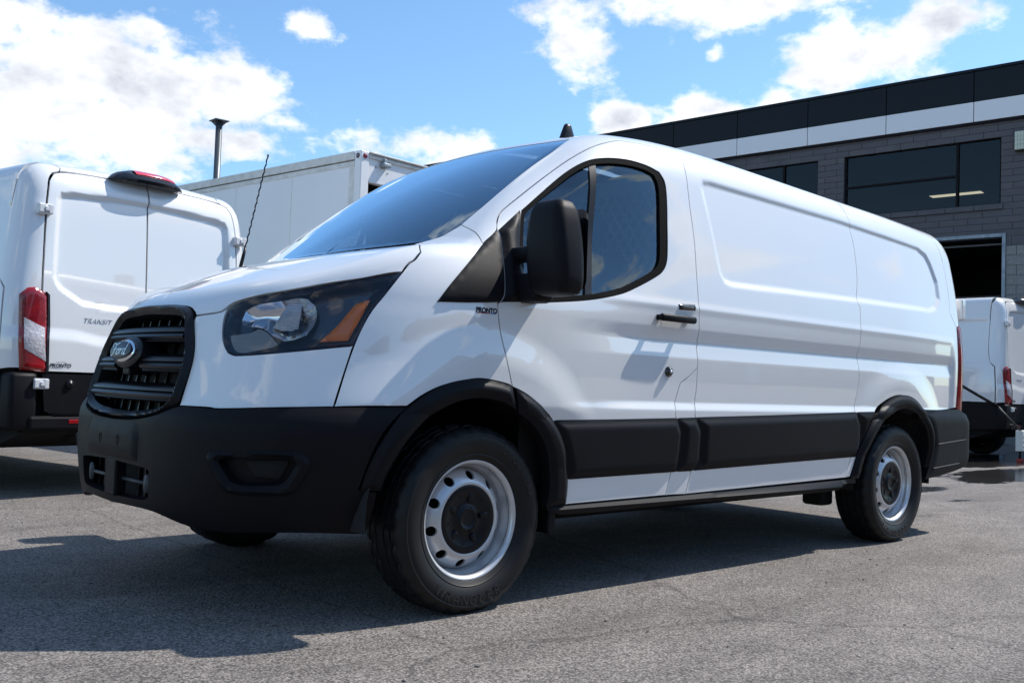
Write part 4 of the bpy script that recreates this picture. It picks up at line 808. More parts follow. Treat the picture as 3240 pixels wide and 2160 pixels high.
    for k in range(5):
        a=2*math.pi*(k+.1)/5; bm=bmesh.new(); add_box(bm,-.011,.011,-.006,.006,-.018,.018,.004); o=bm_obj('lug_cover',bm,CAPM,w,True); o.location=(.082*math.cos(a),-.064,.082*math.sin(a)); o.rotation_euler=(0,-a+math.pi/2,0)
        a+=2*math.pi/10; o=lathe_y('cap_dimple',[(.006,-.002),(.004,.000),(.0001,.001)],DARK,w,12); o.location=(.095*math.cos(a),-.0675,.095*math.sin(a))
    lathe_y('brake_drum',[(.185,-.005),(.11,-.012),(.0001,-.012)],UNDER,w,32)
    return w
CAPM=mat('cap_black',(.006,.006,.008),.34,spec=.3)
RUBBER_L=mat('tyre_letters',(.020,.020,.021),.38)
w0=make_wheel('wheel'); w0.location=(1.02,-.868,AXZ)
for i,(x,y,rz,ry) in enumerate(((4.32,-.872,0,.7),(1.02,.868,math.pi,.3),(4.32,.872,math.pi,.2))):
    w=copy_tree(w0,van); w.location=(x,y,AXZ); w.rotation_euler=(0,0,rz)
# --- door mirror
def rrect(cx,cy,hx,hy,r,n=6):
    P=[]
    for qx,qy,a0 in ((1,1,0),(-1,1,90),(-1,-1,180),(1,-1,270)):
        for i in range(n+1):
            a=math.radians(a0+90*i/n); P.append((cx+qx*(hx-r)+r*math.cos(a),cy+qy*(hy-r)+r*math.sin(a)))
    return P
def make_mirror(s_):
    e=empty('door_mirror',None,None); e.parent=van
    secs=[(1.192,.030,.050,1.222),(1.200,.052,.082,1.220),(1.22,.064,.098,1.216),(1.26,.070,.104,1.212),(1.33,.073,.106,1.208),(1.40,.072,.103,1.205),(1.46,.068,.097,1.203),(1.51,.059,.088,1.202),(1.54,.045,.074,1.202),(1.551,.028,.054,1.203)]
    V=[];F=[]; k=28
    for z,hx,hy,cx in secs:
        cy=-1.172+.014*(z-1.19)/.36
        for (x,y) in rrect(cx,cy,hx,hy,min(hx,hy)*.62): V.append((x,y*(-s_) if False else (y if s_<0 else -y),z))
    for i in range(len(secs)-1):
        for j in range(k): a=i*k+j; b=i*k+(j+1)%k; F.append((a,b,b+k,a+k) if s_<0 else (b,a,a+k,b+k))
    F.append(tuple(range(k))[::1 if s_>0 else -1]); F.append(tuple(range((len(secs)-1)*k,len(secs)*k))[::-1 if s_>0 else 1])
    autosmooth(mk('mirror_shell',V,F,PLASTIC,e),50)
    yy=lambda y: y if s_<0 else -y
    # mirror glass on the back of the shell
    P=rrect(-1.165,1.37,.094,.155,.04); mk('mirror_glass',[(1.2865,yy(y),z) for y,z in P],[tuple(range(len(P)))[::1 if s_<0 else -1]],CHROME,e)
    bm=bmesh.new(); add_box(bm,1.185,1.27,-1.085,-.92,1.335,1.392,.018)
    for v in bm.verts: v.co.y=yy(v.co.y)
    bmesh.ops.recalc_face_normals(bm,faces=bm.faces); autosmooth(bm_obj('upper_arm',bm,PLASTIC,e),60)
    bm=bmesh.new(); add_box(bm,1.175,1.285,-1.10,-.95,1.172,1.285,.022)
    for v in bm.verts: v.co.y=yy(v.co.y)
    bmesh.ops.recalc_face_normals(bm,faces=bm.faces); autosmooth(bm_obj('lower_arm',bm,PLASTIC,e),60)
    return e
make_mirror(-1); pm=make_mirror(1); pm.location=(.20,-.03,0)
# --- roof aerials
V=[];F=[]
FX,FY=2.09,-.33; fz=ontop(FX,FY)[2]
for i,(z,l0,l1,w_) in enumerate(((0,-.060,.075,.026),(.025,-.050,.058,.023),(.06,-.036,.042,.019),(.092,-.022,.028,.014),(.102,-.014,.020,.009))):
    k=16
    for j in range(k): a=2*math.pi*j/k; V.append((FX+(l0+l1)/2+(l1-l0)/2*math.cos(a),FY+w_*math.sin(a),fz-.006+z))
for i in range(4):
    for j in range(16): a=i*16+j; b=i*16+(j+1)%16; F.append((a,b,b+16,a+16))
F.append(tuple(range(64,80))); mk('roof_aerial',V,F,SATIN,van,True)
hb=ontop(.62,.78); tip=Vector((1.005,.72,1.965)); b0=Vector((.885,.72,1.39))
tube('mast_aerial',[b0-(tip-b0).normalized()*.06,b0+(tip-b0)*.10,b0+(tip-b0)*.18],[.0105,.0085,.006],SATIN,van,10)
tube('aerial_whip',[b0+(tip-b0)*t+Vector((math.sin(t*90)*.0018,math.cos(t*90)*.0018,0)) for t in np.linspace(.18,1,60)]+[tip,tip+(tip-b0).normalized()*.012],[.0036]*60+[.0050,.0045],SATIN,van,8)
# --- small stickers
def side_text(name,body,size,m,x0,z0,parent,shear=.0,spacing=1,sq=1.0,bold=0,off=.0012):
    o=text_mesh(name,body,size,m,None,Matrix.Diagonal((sq,1,1,1)),extrude=.0,shear=shear,spacing=spacing,bold=bold); me=o.data
    A_=np.array([(x0+v.co.x,-1.6,z0+v.co.y) for v in me.vertices]); B_=cast(fbody,A_,np.broadcast_to([0,1.,0],A_.shape),.3,1.1,30)
    for v,p in zip(me.vertices,B_): v.co=Vector((p[0],p[1]-off,p[2]))
    o.parent=parent; return o
INK=mat('sticker_black',(.012,.012,.018),.4); REDINK=mat('sticker_red',(.35,.03,.05),.4); BLUEINK=mat('sticker_blue',(.10,.22,.42),.4)
st=np.array(G_('sticker')); sx0,sx1=st[:,0].min(),st[:,0].max(); sz0,sz1=st[:,2].min(),st[:,2].max()
side_text('sticker_lettering','PRONTO',.026,INK,sx0+.001,sz1-.0185,fe[0],shear=.1,sq=.90,bold=.0014)
def sticker_bar(x0,x1,z0,z1,m):
    P=[onside(x,z) for x,z in ((x0,z0),(x1,z0),(x1,z1),(x0,z1))]; mk('sticker_bar',[(p[0],p[1]-.0013,p[2]) for p in P],[(0,1,2,3)],m,fe[0])
sticker_bar(sx0+.002,sx0+(sx1-sx0)*.68,sz0+.001,sz0+.0045,REDINK); sticker_bar(sx0+(sx1-sx0)*.70,sx1,sz0+.001,sz0+.0045,BLUEINK)
# --- cab interior
CAB=mat('cab_plastic',(.030,.032,.036),.6); SEATM=mat('seat_cloth',(.045,.048,.055),.9); BULK=mat('bulkhead_grey',(.60,.64,.68),.5)
box('dashboard',1.02,1.50,-.80,.80,1.02,1.30,CAB,van,.05)
bmw=bmesh.new(); bmesh.ops.create_cone(bmw,segments=8,radius1=.01,radius2=.01,depth=.01); bmw.free()
V=[];F=[]
for i in range(40):
    a=2*math.pi*i/40
    for j in range(8):
        b=2*math.pi*j/8; r_=.19+.017*math.cos(b); V.append(Vector((0,r_*math.cos(a),r_*math.sin(a)))+Vector((.017*math.sin(b),0,0)))
for i in range(40):
    for j in range(8): F.append((i*8+j,i*8+(j+1)%8,((i+1)%40)*8+(j+1)%8,((i+1)%40)*8+j))
o=mk('steering_wheel',V,F,SATIN,van,True); o.location=(1.60,-.42,1.28); o.rotation_euler=(0,math.radians(-28),0)
box('steering_hub',1.585,1.64,-.50,-.34,1.22,1.33,SATIN,van,.02)
for yc in (-.45,.45):
    box('seat_cushion',1.72,2.15,yc-.25,yc+.25,.70,.92,SEATM,van,.05)
    bm=bmesh.new(); add_box(bm,2.02,2.16,yc-.25,yc+.25,.88,1.50,.05); o=bm_obj('seat_back',bm,SEATM,van,True)
    bm=bmesh.new(); add_box(bm,2.06,2.15,yc-.13,yc+.13,1.53,1.70,.04); o=bm_obj('head_rest',bm,SEATM,van,True)
box('cab_floor',1.1,2.3,-.88,.88,.55,.60,CAB,van)
box('bulkhead',2.285,2.30,-.80,.80,.60,1.30,BULK,van)
for s_ in (-1,1): box('bulkhead_wing',2.285,2.30,s_*.83 if s_<0 else .745,s_*.745 if s_<0 else .83,1.30,1.80,BULK,van)
box('bulkhead_header',2.285,2.30,-.74,.74,1.815,1.90,BULK,van)
V=[];F=[]
def lat(p,q,w_=.0075):
    d_=(Vector(q)-Vector(p)).normalized(); n_=Vector((0,-d_.z,d_.y))*w_; s=len(V)
    for a in (Vector(p),Vector(q)): V.extend([a+n_,a-n_])
    F.append((s,s+1,s+3,s+2))
for k in np.arange(-1.4,1.4,.062):
    for sg in (1,-1):
        p_=Vector((2.279-.001*sg,k,1.30)); q_=Vector((2.279-.001*sg,k+sg*.51/1.45,1.812))
        ta,tb=0.,1.
        for lim in (-.74,.74):
            t_=(lim-p_.y)/(q_.y-p_.y)
            if 0<t_<1:
                if (lim<0)==(sg>0): ta=max(ta,t_)
                else: tb=min(tb,t_)
        if max(min(p_.y,q_.y),-.74)<min(max(p_.y,q_.y),.74) and ta<tb: lat(p_.lerp(q_,ta),p_.lerp(q_,tb))
mk('bulkhead_mesh',V,F,BULK,van)
# papers behind the windscreen
PAPER=mat('paper',(.78,.80,.80),.7)
for (xa,ya,zb,w_,h_) in ((1.12,-.30,1.345,.13,.20),(1.17,-.52,1.36,.16,.16)):
    mk('paper_sheet',[(xa,ya-w_/2,zb),(xa,ya+w_/2,zb),(xa+.12,ya+w_/2,zb+h_*.62),(xa+.12,ya-w_/2,zb+h_*.62)],[(0,1,2,3)],PAPER,van)

# ------------------------------------------------------------------ parked vans seen from behind (x to the rear, y across, z up)
WPV=spl([.1,.4,.8,1.2,1.5,1.8,2.1,2.4],[.96,.985,1.0,1.0,.968,.928,.882,.838])
XPV=spl([.1,.5,.9,1.3,1.7,2.0,2.3,2.5],[.02,.03,.035,.03,.012,-.008,-.05,-.08])
RECPV=[(-.70,2.00),(-.675,2.045),(-.59,2.062),(-.3,2.080),(0,2.087),(.3,2.080),(.59,2.062),(.675,2.045),(.70,2.00),(.71,1.75),(.716,1.47),(.70,1.415),(.655,1.37),(.50,1.285),(.30,1.268),(0,1.264),(-.30,1.268),(-.50,1.285),(-.655,1.37),(-.70,1.415),(-.716,1.47),(-.71,1.75)]
_ty=np.arange(-1.0,1.0,.008); _tz=np.arange(1.0,2.4,.008); _tt=polysdf(*np.meshgrid(_ty,_tz,indexing='ij'),RECPV)
def tabl(T,a0,b0,h,x,z):
    u=np.clip((x-a0)/h,0,T.shape[0]-1.001); v=np.clip((z-b0)/h,0,T.shape[1]-1.001); i=u.astype(int); j=v.astype(int); u=u-i; v=v-j
    return (T[i,j]*(1-u)+T[i+1,j]*u)*(1-v)+(T[i,j+1]*(1-u)+T[i+1,j+1]*u)*v
SRPV=[(-4.0,1.93),(-.17,1.95),(-.10,1.90),(-.09,1.55),(-.16,1.42),(-4.0,1.36)]
def make_parked_van(label,loc,rz,up,group):
    root=empty('parked_van',label,'van',loc,rz,group)
    zi=lambda z: z-up*sst(1.55,2.15+up,z)      # height in the lower reference body
    def zo(z):
        a=z
        for _ in range(30): a=z+up*sst(1.55,2.15+up,a)
        return float(a)
    ZT=pch([-5.6,-5.45,-5.2,-4.75,-4.0,-3.5,-3.0,0.2],[.95,1.10,1.22,1.33,1.90,2.20,2.285,2.285])
    def f2(x,y,z):
        q=zi(z); w=WPV(q)-.05*sst(-4.2,-5.5,x)*0
        sside=polysdf(x,q,SRPV) if SIDE[0] else 1.0
        w=w-.012*(1-sst(-.03,0,sside)) if SIDE[0] else w
        rec=tabl(_tt,-1.0,1.0,.008,y,q); xr=XPV(q)-.026*(1-sst(-.045,0,rec))+.016*sst(1.13,1.03,q)*0+.018*(1-sst(1.0,1.10,q-.035*sst(.3,.6,np.abs(y))*1.0))
        f=smax(np.abs(y)-w,(q-(ZT(x)-.055*y*y))*.9,.13); f=smax(f,x-xr,.20); return smax(f,-5.5-x+.25*y*y,.2)
    SIDE=[False]
    def P(y,z,x=0): return tuple(cast(f2,np.array([[1.,y,zo(z)]]),np.array([[-1.,0,0]]),0,2.0,150)[0])
    def S(x,z): return tuple(cast(f2,np.array([[x,-1.6,z]]),np.array([[0,1.,0]]),0,1.5,150)[0])
    def U(x,y): return tuple(cast(f2,np.array([[x,y,3.2]]),np.array([[0,0,-1.]]),0,2.5,250)[0])
    # doors
    dl=[P(-.779,.835),P(-.779,1.37),P(-.773,1.7),P(-.762,1.95),P(-.750,2.05),P(-.735,2.12),P(-.705,2.165),P(-.655,2.182),P(-.49,2.200),P(-.25,2.206),P(-.003,2.208),P(-.003,1.4),P(-.003,.835)]
    dr=panel('rear_door',dl,WHITE,root,f=f2,d=(-1,0,0),g=.018,gap=.0035,mirror=True)
    ll=[P(-.770,.825),P(-.74,.575),P(-.70,.556),P(-.4,.552),P(-.003,.552),P(-.003,.825)]
    lower=panel('door_cladding',ll,PLASTIC,root,f=f2,d=(-1,0,0),g=.05,gap=.003,mirror=True)
    for o,p in zip(lower,dr): o.parent=p
    # tail lamps
    out=[P(-.915,1.328),P(-.872,1.374),P(-.83,1.381),P(-.747,1.34),P(-.736,1.12),P(-.738,.835),P(-.905,.843),P(-.915,1.1)]
    WL=mat('clear_lens',(.42,.38,.40),.15,coat=1,bump=(60,.9,.006),vary=(18,.8,(.60,.58,.60)))
    wh=[P(-.893,1.181),P(-.765,1.118),P(-.757,.902),P(-.890,.977)]
    lamps=[empty('tail_lamp',None,None) for _ in (0,1)]
    for l in lamps: l.parent=root
    def lp(name,pts,m,**k):
        for o,p in zip(panel(name,pts,m,root,f=f2,d=(-.8,.6,0),mirror=True,**k),lamps): o.parent=p
    lp('lamp_body',out,REDLENS,g=.02,gap=-.004,prof=lambda s:.004+.016*sst(0,.02,-s),skirt=.03)
    lp('reversing_lens',wh,WL,g=.02,gap=0,prof=lambda s:.022+.003*sst(0,.01,-s),skirt=.006)
    lp('lamp_edge',[P(-.762,1.36),P(-.740,1.34),P(-.730,1.12),P(-.733,.83),P(-.748,.83),P(-.748,1.12),P(-.753,1.33)],GLOSSBLACK,g=.02,gap=0,prof=lambda s:.021+0*s,skirt=.02)
    # pillar, side and roof
    pil=[P(-.786,.84),P(-.786,1.37),P(-.780,1.7),P(-.769,1.95),P(-.757,2.05),P(-.742,2.125),P(-.712,2.172),P(-.66,2.190),U(-.10,-.64),U(-.19,-.66),S(-.19,zo(2.15)),S(-.19,zo(1.98)),S(-.19,zo(1.6)),S(-.16,zo(1.44)),S(-.09,1.375),S(-.07,1.1),S(-.07,.84)]
    panel('rear_pillar',pil,WHITE,root,f=f2,d=(-.62,.74,-.25),g=.022,gap=.003,mirror=True)
    SIDE[0]=True
    sd_=[U(-.196,-.66),S(-.197,zo(2.15)),S(-.197,zo(1.98)),S(-.197,zo(1.6)),S(-.167,zo(1.44)),S(-.097,1.372),S(-.077,1.1),S(-.077,.85),(-1.2,-1,.85),(-4.2,-1,.85),(-5.0,-1,.85),(-5.0,-1,1.0),(-4.4,-.96,1.5),(-3.9,-.93,zo(1.8)),(-3.5,-.7,zo(2.2)),(-3.0,-.66,zo(2.265))]
    panel('side_panel',sd_,WHITE,root,f=f2,d=(0,.94,-.34),g=.04,gap=.002,mirror=True,corner=25)
    cl=[(-.06,-.985,.845),(-.04,-.985,.46),(-.5,-.98,.44),(-.62,-.98,.70),(-1.0,-1,.80),(-1.38,-1,.70),(-1.5,-.98,.44),(-4.9,-.98,.44),(-4.98,-1,.84)]
    panel('side_cladding',cl,PLASTIC,root,f=f2,d=(0,1,0),g=.05,gap=.002,off=.012,mirror=True)
    SIDE[0]=False
    rf=[P(0,2.215),P(-.25,2.213),P(-.49,2.207),P(-.65,2.197),U(-.10,-.634),U(-.19,-.654),U(-3.0,-.654),U(-3.3,-.64),U(-3.3,0)]
    panel('roof',rf,WHITE,root,f=f2,d=(-.45,.1,-.89),g=.05,gap=.002,both=True)
    wsp=[(-3.35,0,zo(2.2)),(-3.38,-.7,zo(2.15)),(-4.55,-.80,1.45),(-4.75,0,1.36)]
    panel('windshield',wsp,GLOSSBLACK,root,f=f2,d=(.6,.1,-.8),g=.1,gap=0,both=True)
    hd_=[(-4.78,0,1.34),(-4.6,-.84,1.36),(-5.0,-.9,1.1),(-5.25,-.75,1.0),(-5.48,-.3,1.0),(-5.5,0,1.0)]
    panel('hood',hd_,WHITE,root,f=f2,d=(.6,.2,-.77),g=.08,gap=0,both=True)
    box('front_bumper',-5.5,-5.1,-.92,.92,.35,1.0,PLASTIC,root,.08)
    # rear bumper, hinges, knobs, reflectors
    bm=bmesh.new(); add_box(bm,-.02,.10,-.86,.86,.452,.545,.018); bm_obj('rear_bumper',bm,PLASTIC,root,False)
    bm=bmesh.new(); add_box(bm,-.30,.085,-.985,-.80,.452,.826,.03); autosmooth(bm_obj('bumper_corner',bm,PLASTIC,root),50)
    bm=bmesh.new(); add_box(bm,-.30,.085,.80,.985,.452,.826,.03); autosmooth(bm_obj('bumper_corner',bm,PLASTIC,root),50)
    mk('bumper_tread',[(.035,-.70,.5485),(.097,-.70,.5485),(.097,.70,.5485),(.035,.70,.5485)],[(0,1,2,3)],SATIN,root)
    HINGE=mat('hinge_grey',(.66,.67,.69),.45,coat=.5)
    for s_ in (-1,1):
        for zz,xx in ((zo(1.907),.022),(.755,.085)):
            h=bmesh.new(); yy=s_*.79
            add_box(h,xx-.03,xx+.012,yy-.048,yy+.048,zz-.034,zz+.034,.004); add_box(h,xx+.004,xx+.026,yy-.050,yy-.016,zz-.026,zz+.026,.003); add_box(h,xx+.004,xx+.024,yy+.018,yy+.046,zz-.030,zz+.030,.003); add_box(h,xx+.004,xx+.032,yy-.014,yy+.012,zz-.014,zz+.014,.003)
            bm_obj('door_hinge',h,HINGE,root)
        o=lathe_y('bump_stop',[(.030,.0),(.030,-.012),(.022,-.020),(.012,-.021),(.011,-.024),(.0001,-.024)],SATIN,root,24); o.location=(.047,s_*.572,.755); o.rotation_euler=(0,0,math.radians(90))
        bm=bmesh.new(); add_box(bm,.090,.104,s_*.538-.055,s_*.538+.055,.494,.522,.004); bm_obj('reflector',bm,REDLENS,root)
        tube('door_pivot',[(.03,s_*.79,zo(1.87)),(.03,s_*.79,zo(1.94))],.007,HINGE,root)
    # high brake lamp
    bk=empty('brake_lamp',None,None); bk.parent=root
    zb=zo(2.222); V=[];F=[]; k=9; prof_=[(-.16,.055),(-.08,.078),(.01,.072),(.075,.030),(.082,.005),(.070,-.020),(.0,-.022),(-.16,.0)]
    for i,y in enumerate(np.linspace(-.315,.285,15)):
        t=abs((y+.015)/.30); s=max(.06,1-t**5)*(1-.15*t**3)
        for (x,z) in prof_: V.append((x*s-.02*t**2-.02,y,zb+z*s+.012*(1-t*t)-.012))
    n_=len(prof_)
    for i in range(14):
        for j in range(n_-1): a=i*n_+j; F.append((a,a+1,a+n_+1,a+n_))
    F.append(tuple(range(n_))); F.append(tuple(range(14*n_,15*n_))[::-1]); autosmooth(mk('lamp_housing',V,F,GLOSSBLACK,bk),40)
    V=[];F=[]
    for y in np.linspace(-.150,.175,9):
        t=abs((y+.015)/.30); s=max(.06,1-t**5)*(1-.15*t**3)
        for (x,z) in ((-.075,.081),(-.02,.0795),(.015,.0735),(.050,.053),(.062,.042),(.060,.038)): V.append((x*s-.02*t**2-.018,y,zb+z*s+.012*(1-t*t)-.010))
    for i in range(8):
        for j in range(5): a=i*6+j; F.append((a,a+1,a+7,a+6))
    mk('lamp_lens',V,F,mat('brake_red',(.75,.03,.06),.15,coat=1),bk,True)
    # lettering
    mxr=lambda y,z,x=.05: Matrix.Translation((x,y,z))@Matrix(((0,0,1,0),(1,0,0,0),(0,1,0,0),(0,0,0,1)))
    xr_=float(XPV(1.18))
    text_mesh('model_lettering','TRANSIT',.048,SILVER,dr[0],mxr(-.49,1.176,.0335),extrude=.003,shear=.35,spacing=1.12).data.transform(Matrix.Identity(4))
    text_mesh('sticker_lettering','PRONTO',.036,INK,dr[0],mxr(-.722,.866,.0555),extrude=.0004,shear=.3,bold=.0006)
    stroke('sticker_outline',[[(-.044+.0,.034),(0,.036),(.02,.036),(.022,.028),(.034,.026),(.046,.017),(.054,.015)]],.0016,INK,dr[0],mxr(-.635,.866,.0555),.0006)
    mk('sticker_bar',[(.0556,-.722,.858),(.0556,-.63,.858),(.0556,-.63,.8605),(.0556,-.722,.8605)],[(0,1,2,3)],INK,dr[0])
    # inside shell and underside
    strip_solid2=lambda nm,secs,m:mk(nm,[q for x,hw,z0_,z1_ in secs for q in ((x,-hw,z0_),(x,hw,z0_),(x,hw*.88,z1_),(x,-hw*.88,z1_))],[(i*4+j,i*4+(j+1)%4,i*4+4+(j+1)%4,i*4+4+j) for i in range(len(secs)-1) for j in range(4)]+[(0,3,2,1),tuple(len(secs)*4-4+j for j in range(4))],m,root)
    strip_solid2('cargo_liner',[(-4.9,.84,.5,1.05),(-3.7,.86,.5,zo(1.8)),(-3.1,.86,.5,zo(2.13)),(-.16,.86,.5,zo(2.13)),(-.04,.72,.5,zo(2.0))],INN)
    strip_solid2('underbody',[(-5.2,.8,.27,.5),(-.5,.8,.30,.5),(-.12,.8,.42,.5)],UNDER)
    tube('exhaust',[(-1.6,.35,.33),(-.10,.38,.36)],.03,UNDER,root); box('spare_carrier',-.62,-.12,-.42,.30,.345,.46,UNDER,root,.04)
    for x,y,r_ in ((-1.0,-.868,0),(-4.5,-.868,0),(-1.0,.868,math.pi),(-4.5,.868,math.pi)):
        w=copy_tree(w0,root); w.location=(x,y,AXZ); w.rotation_euler=(0,0,r_)
    return root
gp='white vans parked behind'
ctr=Vector((.657,3.10,0))+Vector((.98,.199,0))*.79
lv=make_parked_van('white van at the left seen from its rear doors, red brake lamp on top',ctr,math.atan2(-.98,.199),0.0,gp)
rv=make_parked_van('white van at the right edge before the open garage door, only its rear corner showing',Vector((13.62+.93,2.02,0)),math.radians(-90),.17,gp)
# ------------------------------------------------------------------ box truck
TW=mat('truck_white',(.80,.80,.81),.42,coat=.3,vary=(2.2,.35,(.74,.75,.76))); TRIM=mat('truck_trim',(.74,.73,.70),.45,vary=(7,.6,(.50,.47,.42))); GAL=mat('galvanised',(.30,.34,.38),.5,metal=.4,vary=(9,.9,(.20,.24,.28)))
def make_truck():
    c=Vector((4.926,5.883,0)); ex=Vector((.975,.12,0)).normalized(); rz=math.atan2(ex.y,ex.x)
    t=empty('box_truck','white box truck with an open rear roller door behind the vans','truck',c,rz)
    L,Wd,H,B=6.2,2.45,3.543,1.0   # local: x right along rear, y forward, z up
    box('side_wall',.012,.05,.13,L,B,H-.17,TW,t); box('side_wall',Wd-.05,Wd-.012,.13,L,B,H-.17,TW,t)
    for yy in (1.32,2.54,3.76,4.98):
        for xx in (.004,): box('side_seam',xx+.006,xx+.013,yy-.006,yy+.006,B,H-.18,TRIM,t)
    box('roof_panel',.02,Wd-.02,.06,L,H-.03,H-.005,TW,t); box('front_wall',.05,Wd-.05,L-.05,L,B,H-.05,TW,t); box('floor',.0,Wd,0.05,L,B-.12,B,UNDER,t)
    for xx in (0,Wd):
        s_=1 if xx==0 else -1
        bm=bmesh.new(); add_box(bm,min(xx,xx+s_*.05),max(xx,xx+s_*.05),.12,L,H-.10,H,.006); bm_obj('roof_rail',bm,TRIM,t)
        bm=bmesh.new(); add_box(bm,min(xx+s_*.004,xx+s_*.05),max(xx+s_*.004,xx+s_*.05),.12,L,H-.175,H-.115,.004); bm_obj('side_rail',bm,TRIM,t)
        bm=bmesh.new()
        for yy in np.arange(.2,L,.11):
            bmesh.ops.create_icosphere(bm,subdivisions=1,radius=.007,matrix=Matrix.Translation((xx+s_*.002,yy,H-.145)))
        tag(bm_obj('rivets',bm,TRIM,t),kind='stuff')
        bm=bmesh.new(); add_box(bm,min(xx,xx+s_*.13),max(xx,xx+s_*.13),0,.115,B,H,.012); bm_obj('corner_post',bm,WHITE if False else TW,t)
        bm=bmesh.new(); add_box(bm,min(xx+s_*.006,xx+s_*.04),max(xx+s_*.006,xx+s_*.04),.118,.21,B,H-.18,.004); bm_obj('post_strip',bm,TRIM,t)
        for zz in np.arange(B+.2,H-.3,.42):
            bm=bmesh.new(); bmesh.ops.create_icosphere(bm,subdivisions=1,radius=.010,matrix=Matrix.Translation((xx+s_*.004,.155,zz))); bm_obj('bolt',bm,TRIM,t)
        o=lathe_y('marker_lamp',[(.032,.003),(.031,-.006),(.024,-.014),(.0001,-.016)],mat('marker_red',(.22,.008,.02),.15,coat=1),t,20); o.location=(xx+s_*.062,0,H-.062)
        o=lathe_y('side_marker',[(.032,.003),(.031,-.006),(.024,-.010),(.0001,-.012)],mat('marker_dark',(.06,.015,.03),.2,coat=1),t,20); o.location=(xx,.055,H-.062); o.rotation_euler=(0,0,math.radians(-90 if xx==0 else 90))
    bm=bmesh.new(); add_box(bm,.13,Wd-.13,.012,.10,H-.36,H-.02,.01); bm_obj('rear_header',bm,TW,t)
    bm=bmesh.new(); add_box(bm,.13,Wd-.13,-.012,.03,H-.075,H-.045,.006); add_box(bm,.13,Wd-.13,-.03,.03,H-.02,H+.0,.005); bm_obj('drip_rail',bm,TRIM,t)
    bm=bmesh.new(); add_box(bm,.30,.42,-.07,.012,H-.15,H-.10,.01); add_box(bm,.325,.37,-.05,.012,H-.105,H-.05,.006); bm_obj('door_catch',bm,GAL,t)
    for xx,zz in ((.24,H-.16),(.43,H-.205)):
        bm=bmesh.new(); bmesh.ops.create_icosphere(bm,subdivisions=1,radius=.009,matrix=Matrix.Translation((xx,.010,zz))); bm_obj('bolt',bm,SATIN,t)
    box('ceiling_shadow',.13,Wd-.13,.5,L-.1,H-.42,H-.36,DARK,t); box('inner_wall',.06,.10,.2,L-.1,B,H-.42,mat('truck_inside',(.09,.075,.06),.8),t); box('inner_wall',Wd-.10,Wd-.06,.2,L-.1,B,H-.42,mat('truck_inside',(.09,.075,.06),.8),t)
    bm=bmesh.new(); add_box(bm,.18,Wd-.18,L+.12,L+1.9,.55,2.35,.14); bm_obj('cab',bm,TW,t,False)
    box('cab_window',.16,.175,L+.75,L+1.5,1.5,2.1,GLOSSBLACK,t,.004)
    for xx in (.35,Wd-.35): box('chassis_rail',xx-.05,xx+.05,.1,L+1.6,.62,.86,UNDER,t)
    for xx,r_ in ((.16,0),(Wd-.16,math.pi)):
        for yy in (1.3,L+1.0):
            w=copy_tree(w0,t); w.location=(xx,yy,.42); w.scale=(1.2,1.2,1.2); w.rotation_euler=(0,0,r_-math.pi/2)
    return t
make_truck()
# ------------------------------------------------------------------ pole
pt=empty('steel_pole','tall grey steel pole with a flat square top plate behind the truck','pole',(7.42,14.98,0))
tube('shaft',[(0,0,0),(0,0,6.0)],.066,GAL if False else mat('pole_grey',(.10,.115,.13),.4,metal=.4),pt,24); box('top_plate',-.15,.15,-.15,.15,6.0,6.02,mat('pole_grey',(.10,.115,.13),.4),pt); box('base_plate',-.2,.2,-.2,.2,.004,.03,mat('pole_grey',(.10,.115,.13),.4),pt)
for k in range(4):
    a=math.pi/4+k*math.pi/2; mk('gusset',[(.066*math.cos(a),.066*math.sin(a),5.90),(.066*math.cos(a),.066*math.sin(a),5.998),(.17*math.cos(a),.17*math.sin(a),5.998)],[(0,1,2)],mat('pole_grey',(.10,.115,.13),.4),pt)
# ------------------------------------------------------------------ building
BR=mat('dark_brick',(.118,.111,.118),.8,bump=(60,.5,.006),vary=(1.3,.9,(.075,.075,.090))); BR2=mat('dark_brick_worn',(.130,.122,.126),.8,bump=(60,.5,.006),vary=(1.7,.9,(.09,.088,.10))); BR3=mat('dark_brick_blue',(.102,.098,.110),.8,bump=(60,.5,.006),vary=(2.1,.9,(.11,.11,.125)))
CMU=mat('grey_block',(.30,.29,.28),.9,bump=(45,.9,.012),vary=(22,.9,(.20,.195,.19))); MORT=mat('mortar',(.098,.093,.098),.9); MORT2=mat('block_mortar',(.16,.155,.15),.9)
FBLK=mat('black_cladding',(.006,.006,.009),.30,spec=.25); FWHT=mat('white_cladding',(.80,.80,.82),.35); FRAME=mat('dark_frame',(.010,.008,.010),.6,spec=.15)
WGL=glassmat('window_glass',(.22,.24,.30),.7)
P0=Vector((19.369,4.206,0)); e1=Vector((-.1115,.9938,0)); rzb=math.atan2(-e1.y,-e1.x)
bd=empty('commercial_building','dark brick commercial building with black and white fascia and an open garage door','building',P0,rzb)
XL,XR=-20.0,6.0
def wall_rects(xs,zs,holes):
    R=[]
    for i in range(len(xs)-1):
        for j in range(len(zs)-1):
            cx=(xs[i]+xs[i+1])/2; cz=(zs[j]+zs[j+1])/2
            if not any(a<cx<b and c<cz<d for a,b,c,d in holes): R.append((xs[i],xs[i+1],zs[j],zs[j+1]))
    return R
wins=[(-3.42,-.11,4.90,6.33),(-7.35,-4.04,4.90,6.33),(-11.3,-8.0,4.90,6.33)]; gar=[(-3.55,-.0,0,4.30)]; holes=wins+gar
xs=sorted({XL,XR,*[v for h in holes for v in h[:2]]}); zs=sorted({0,4.04,6.62,*[v for h in holes for v in h[2:]]})
bm=bmesh.new()
for a,b,c,d in wall_rects(xs,zs,holes): add_box(bm,a,b,.012,.30,c,d)
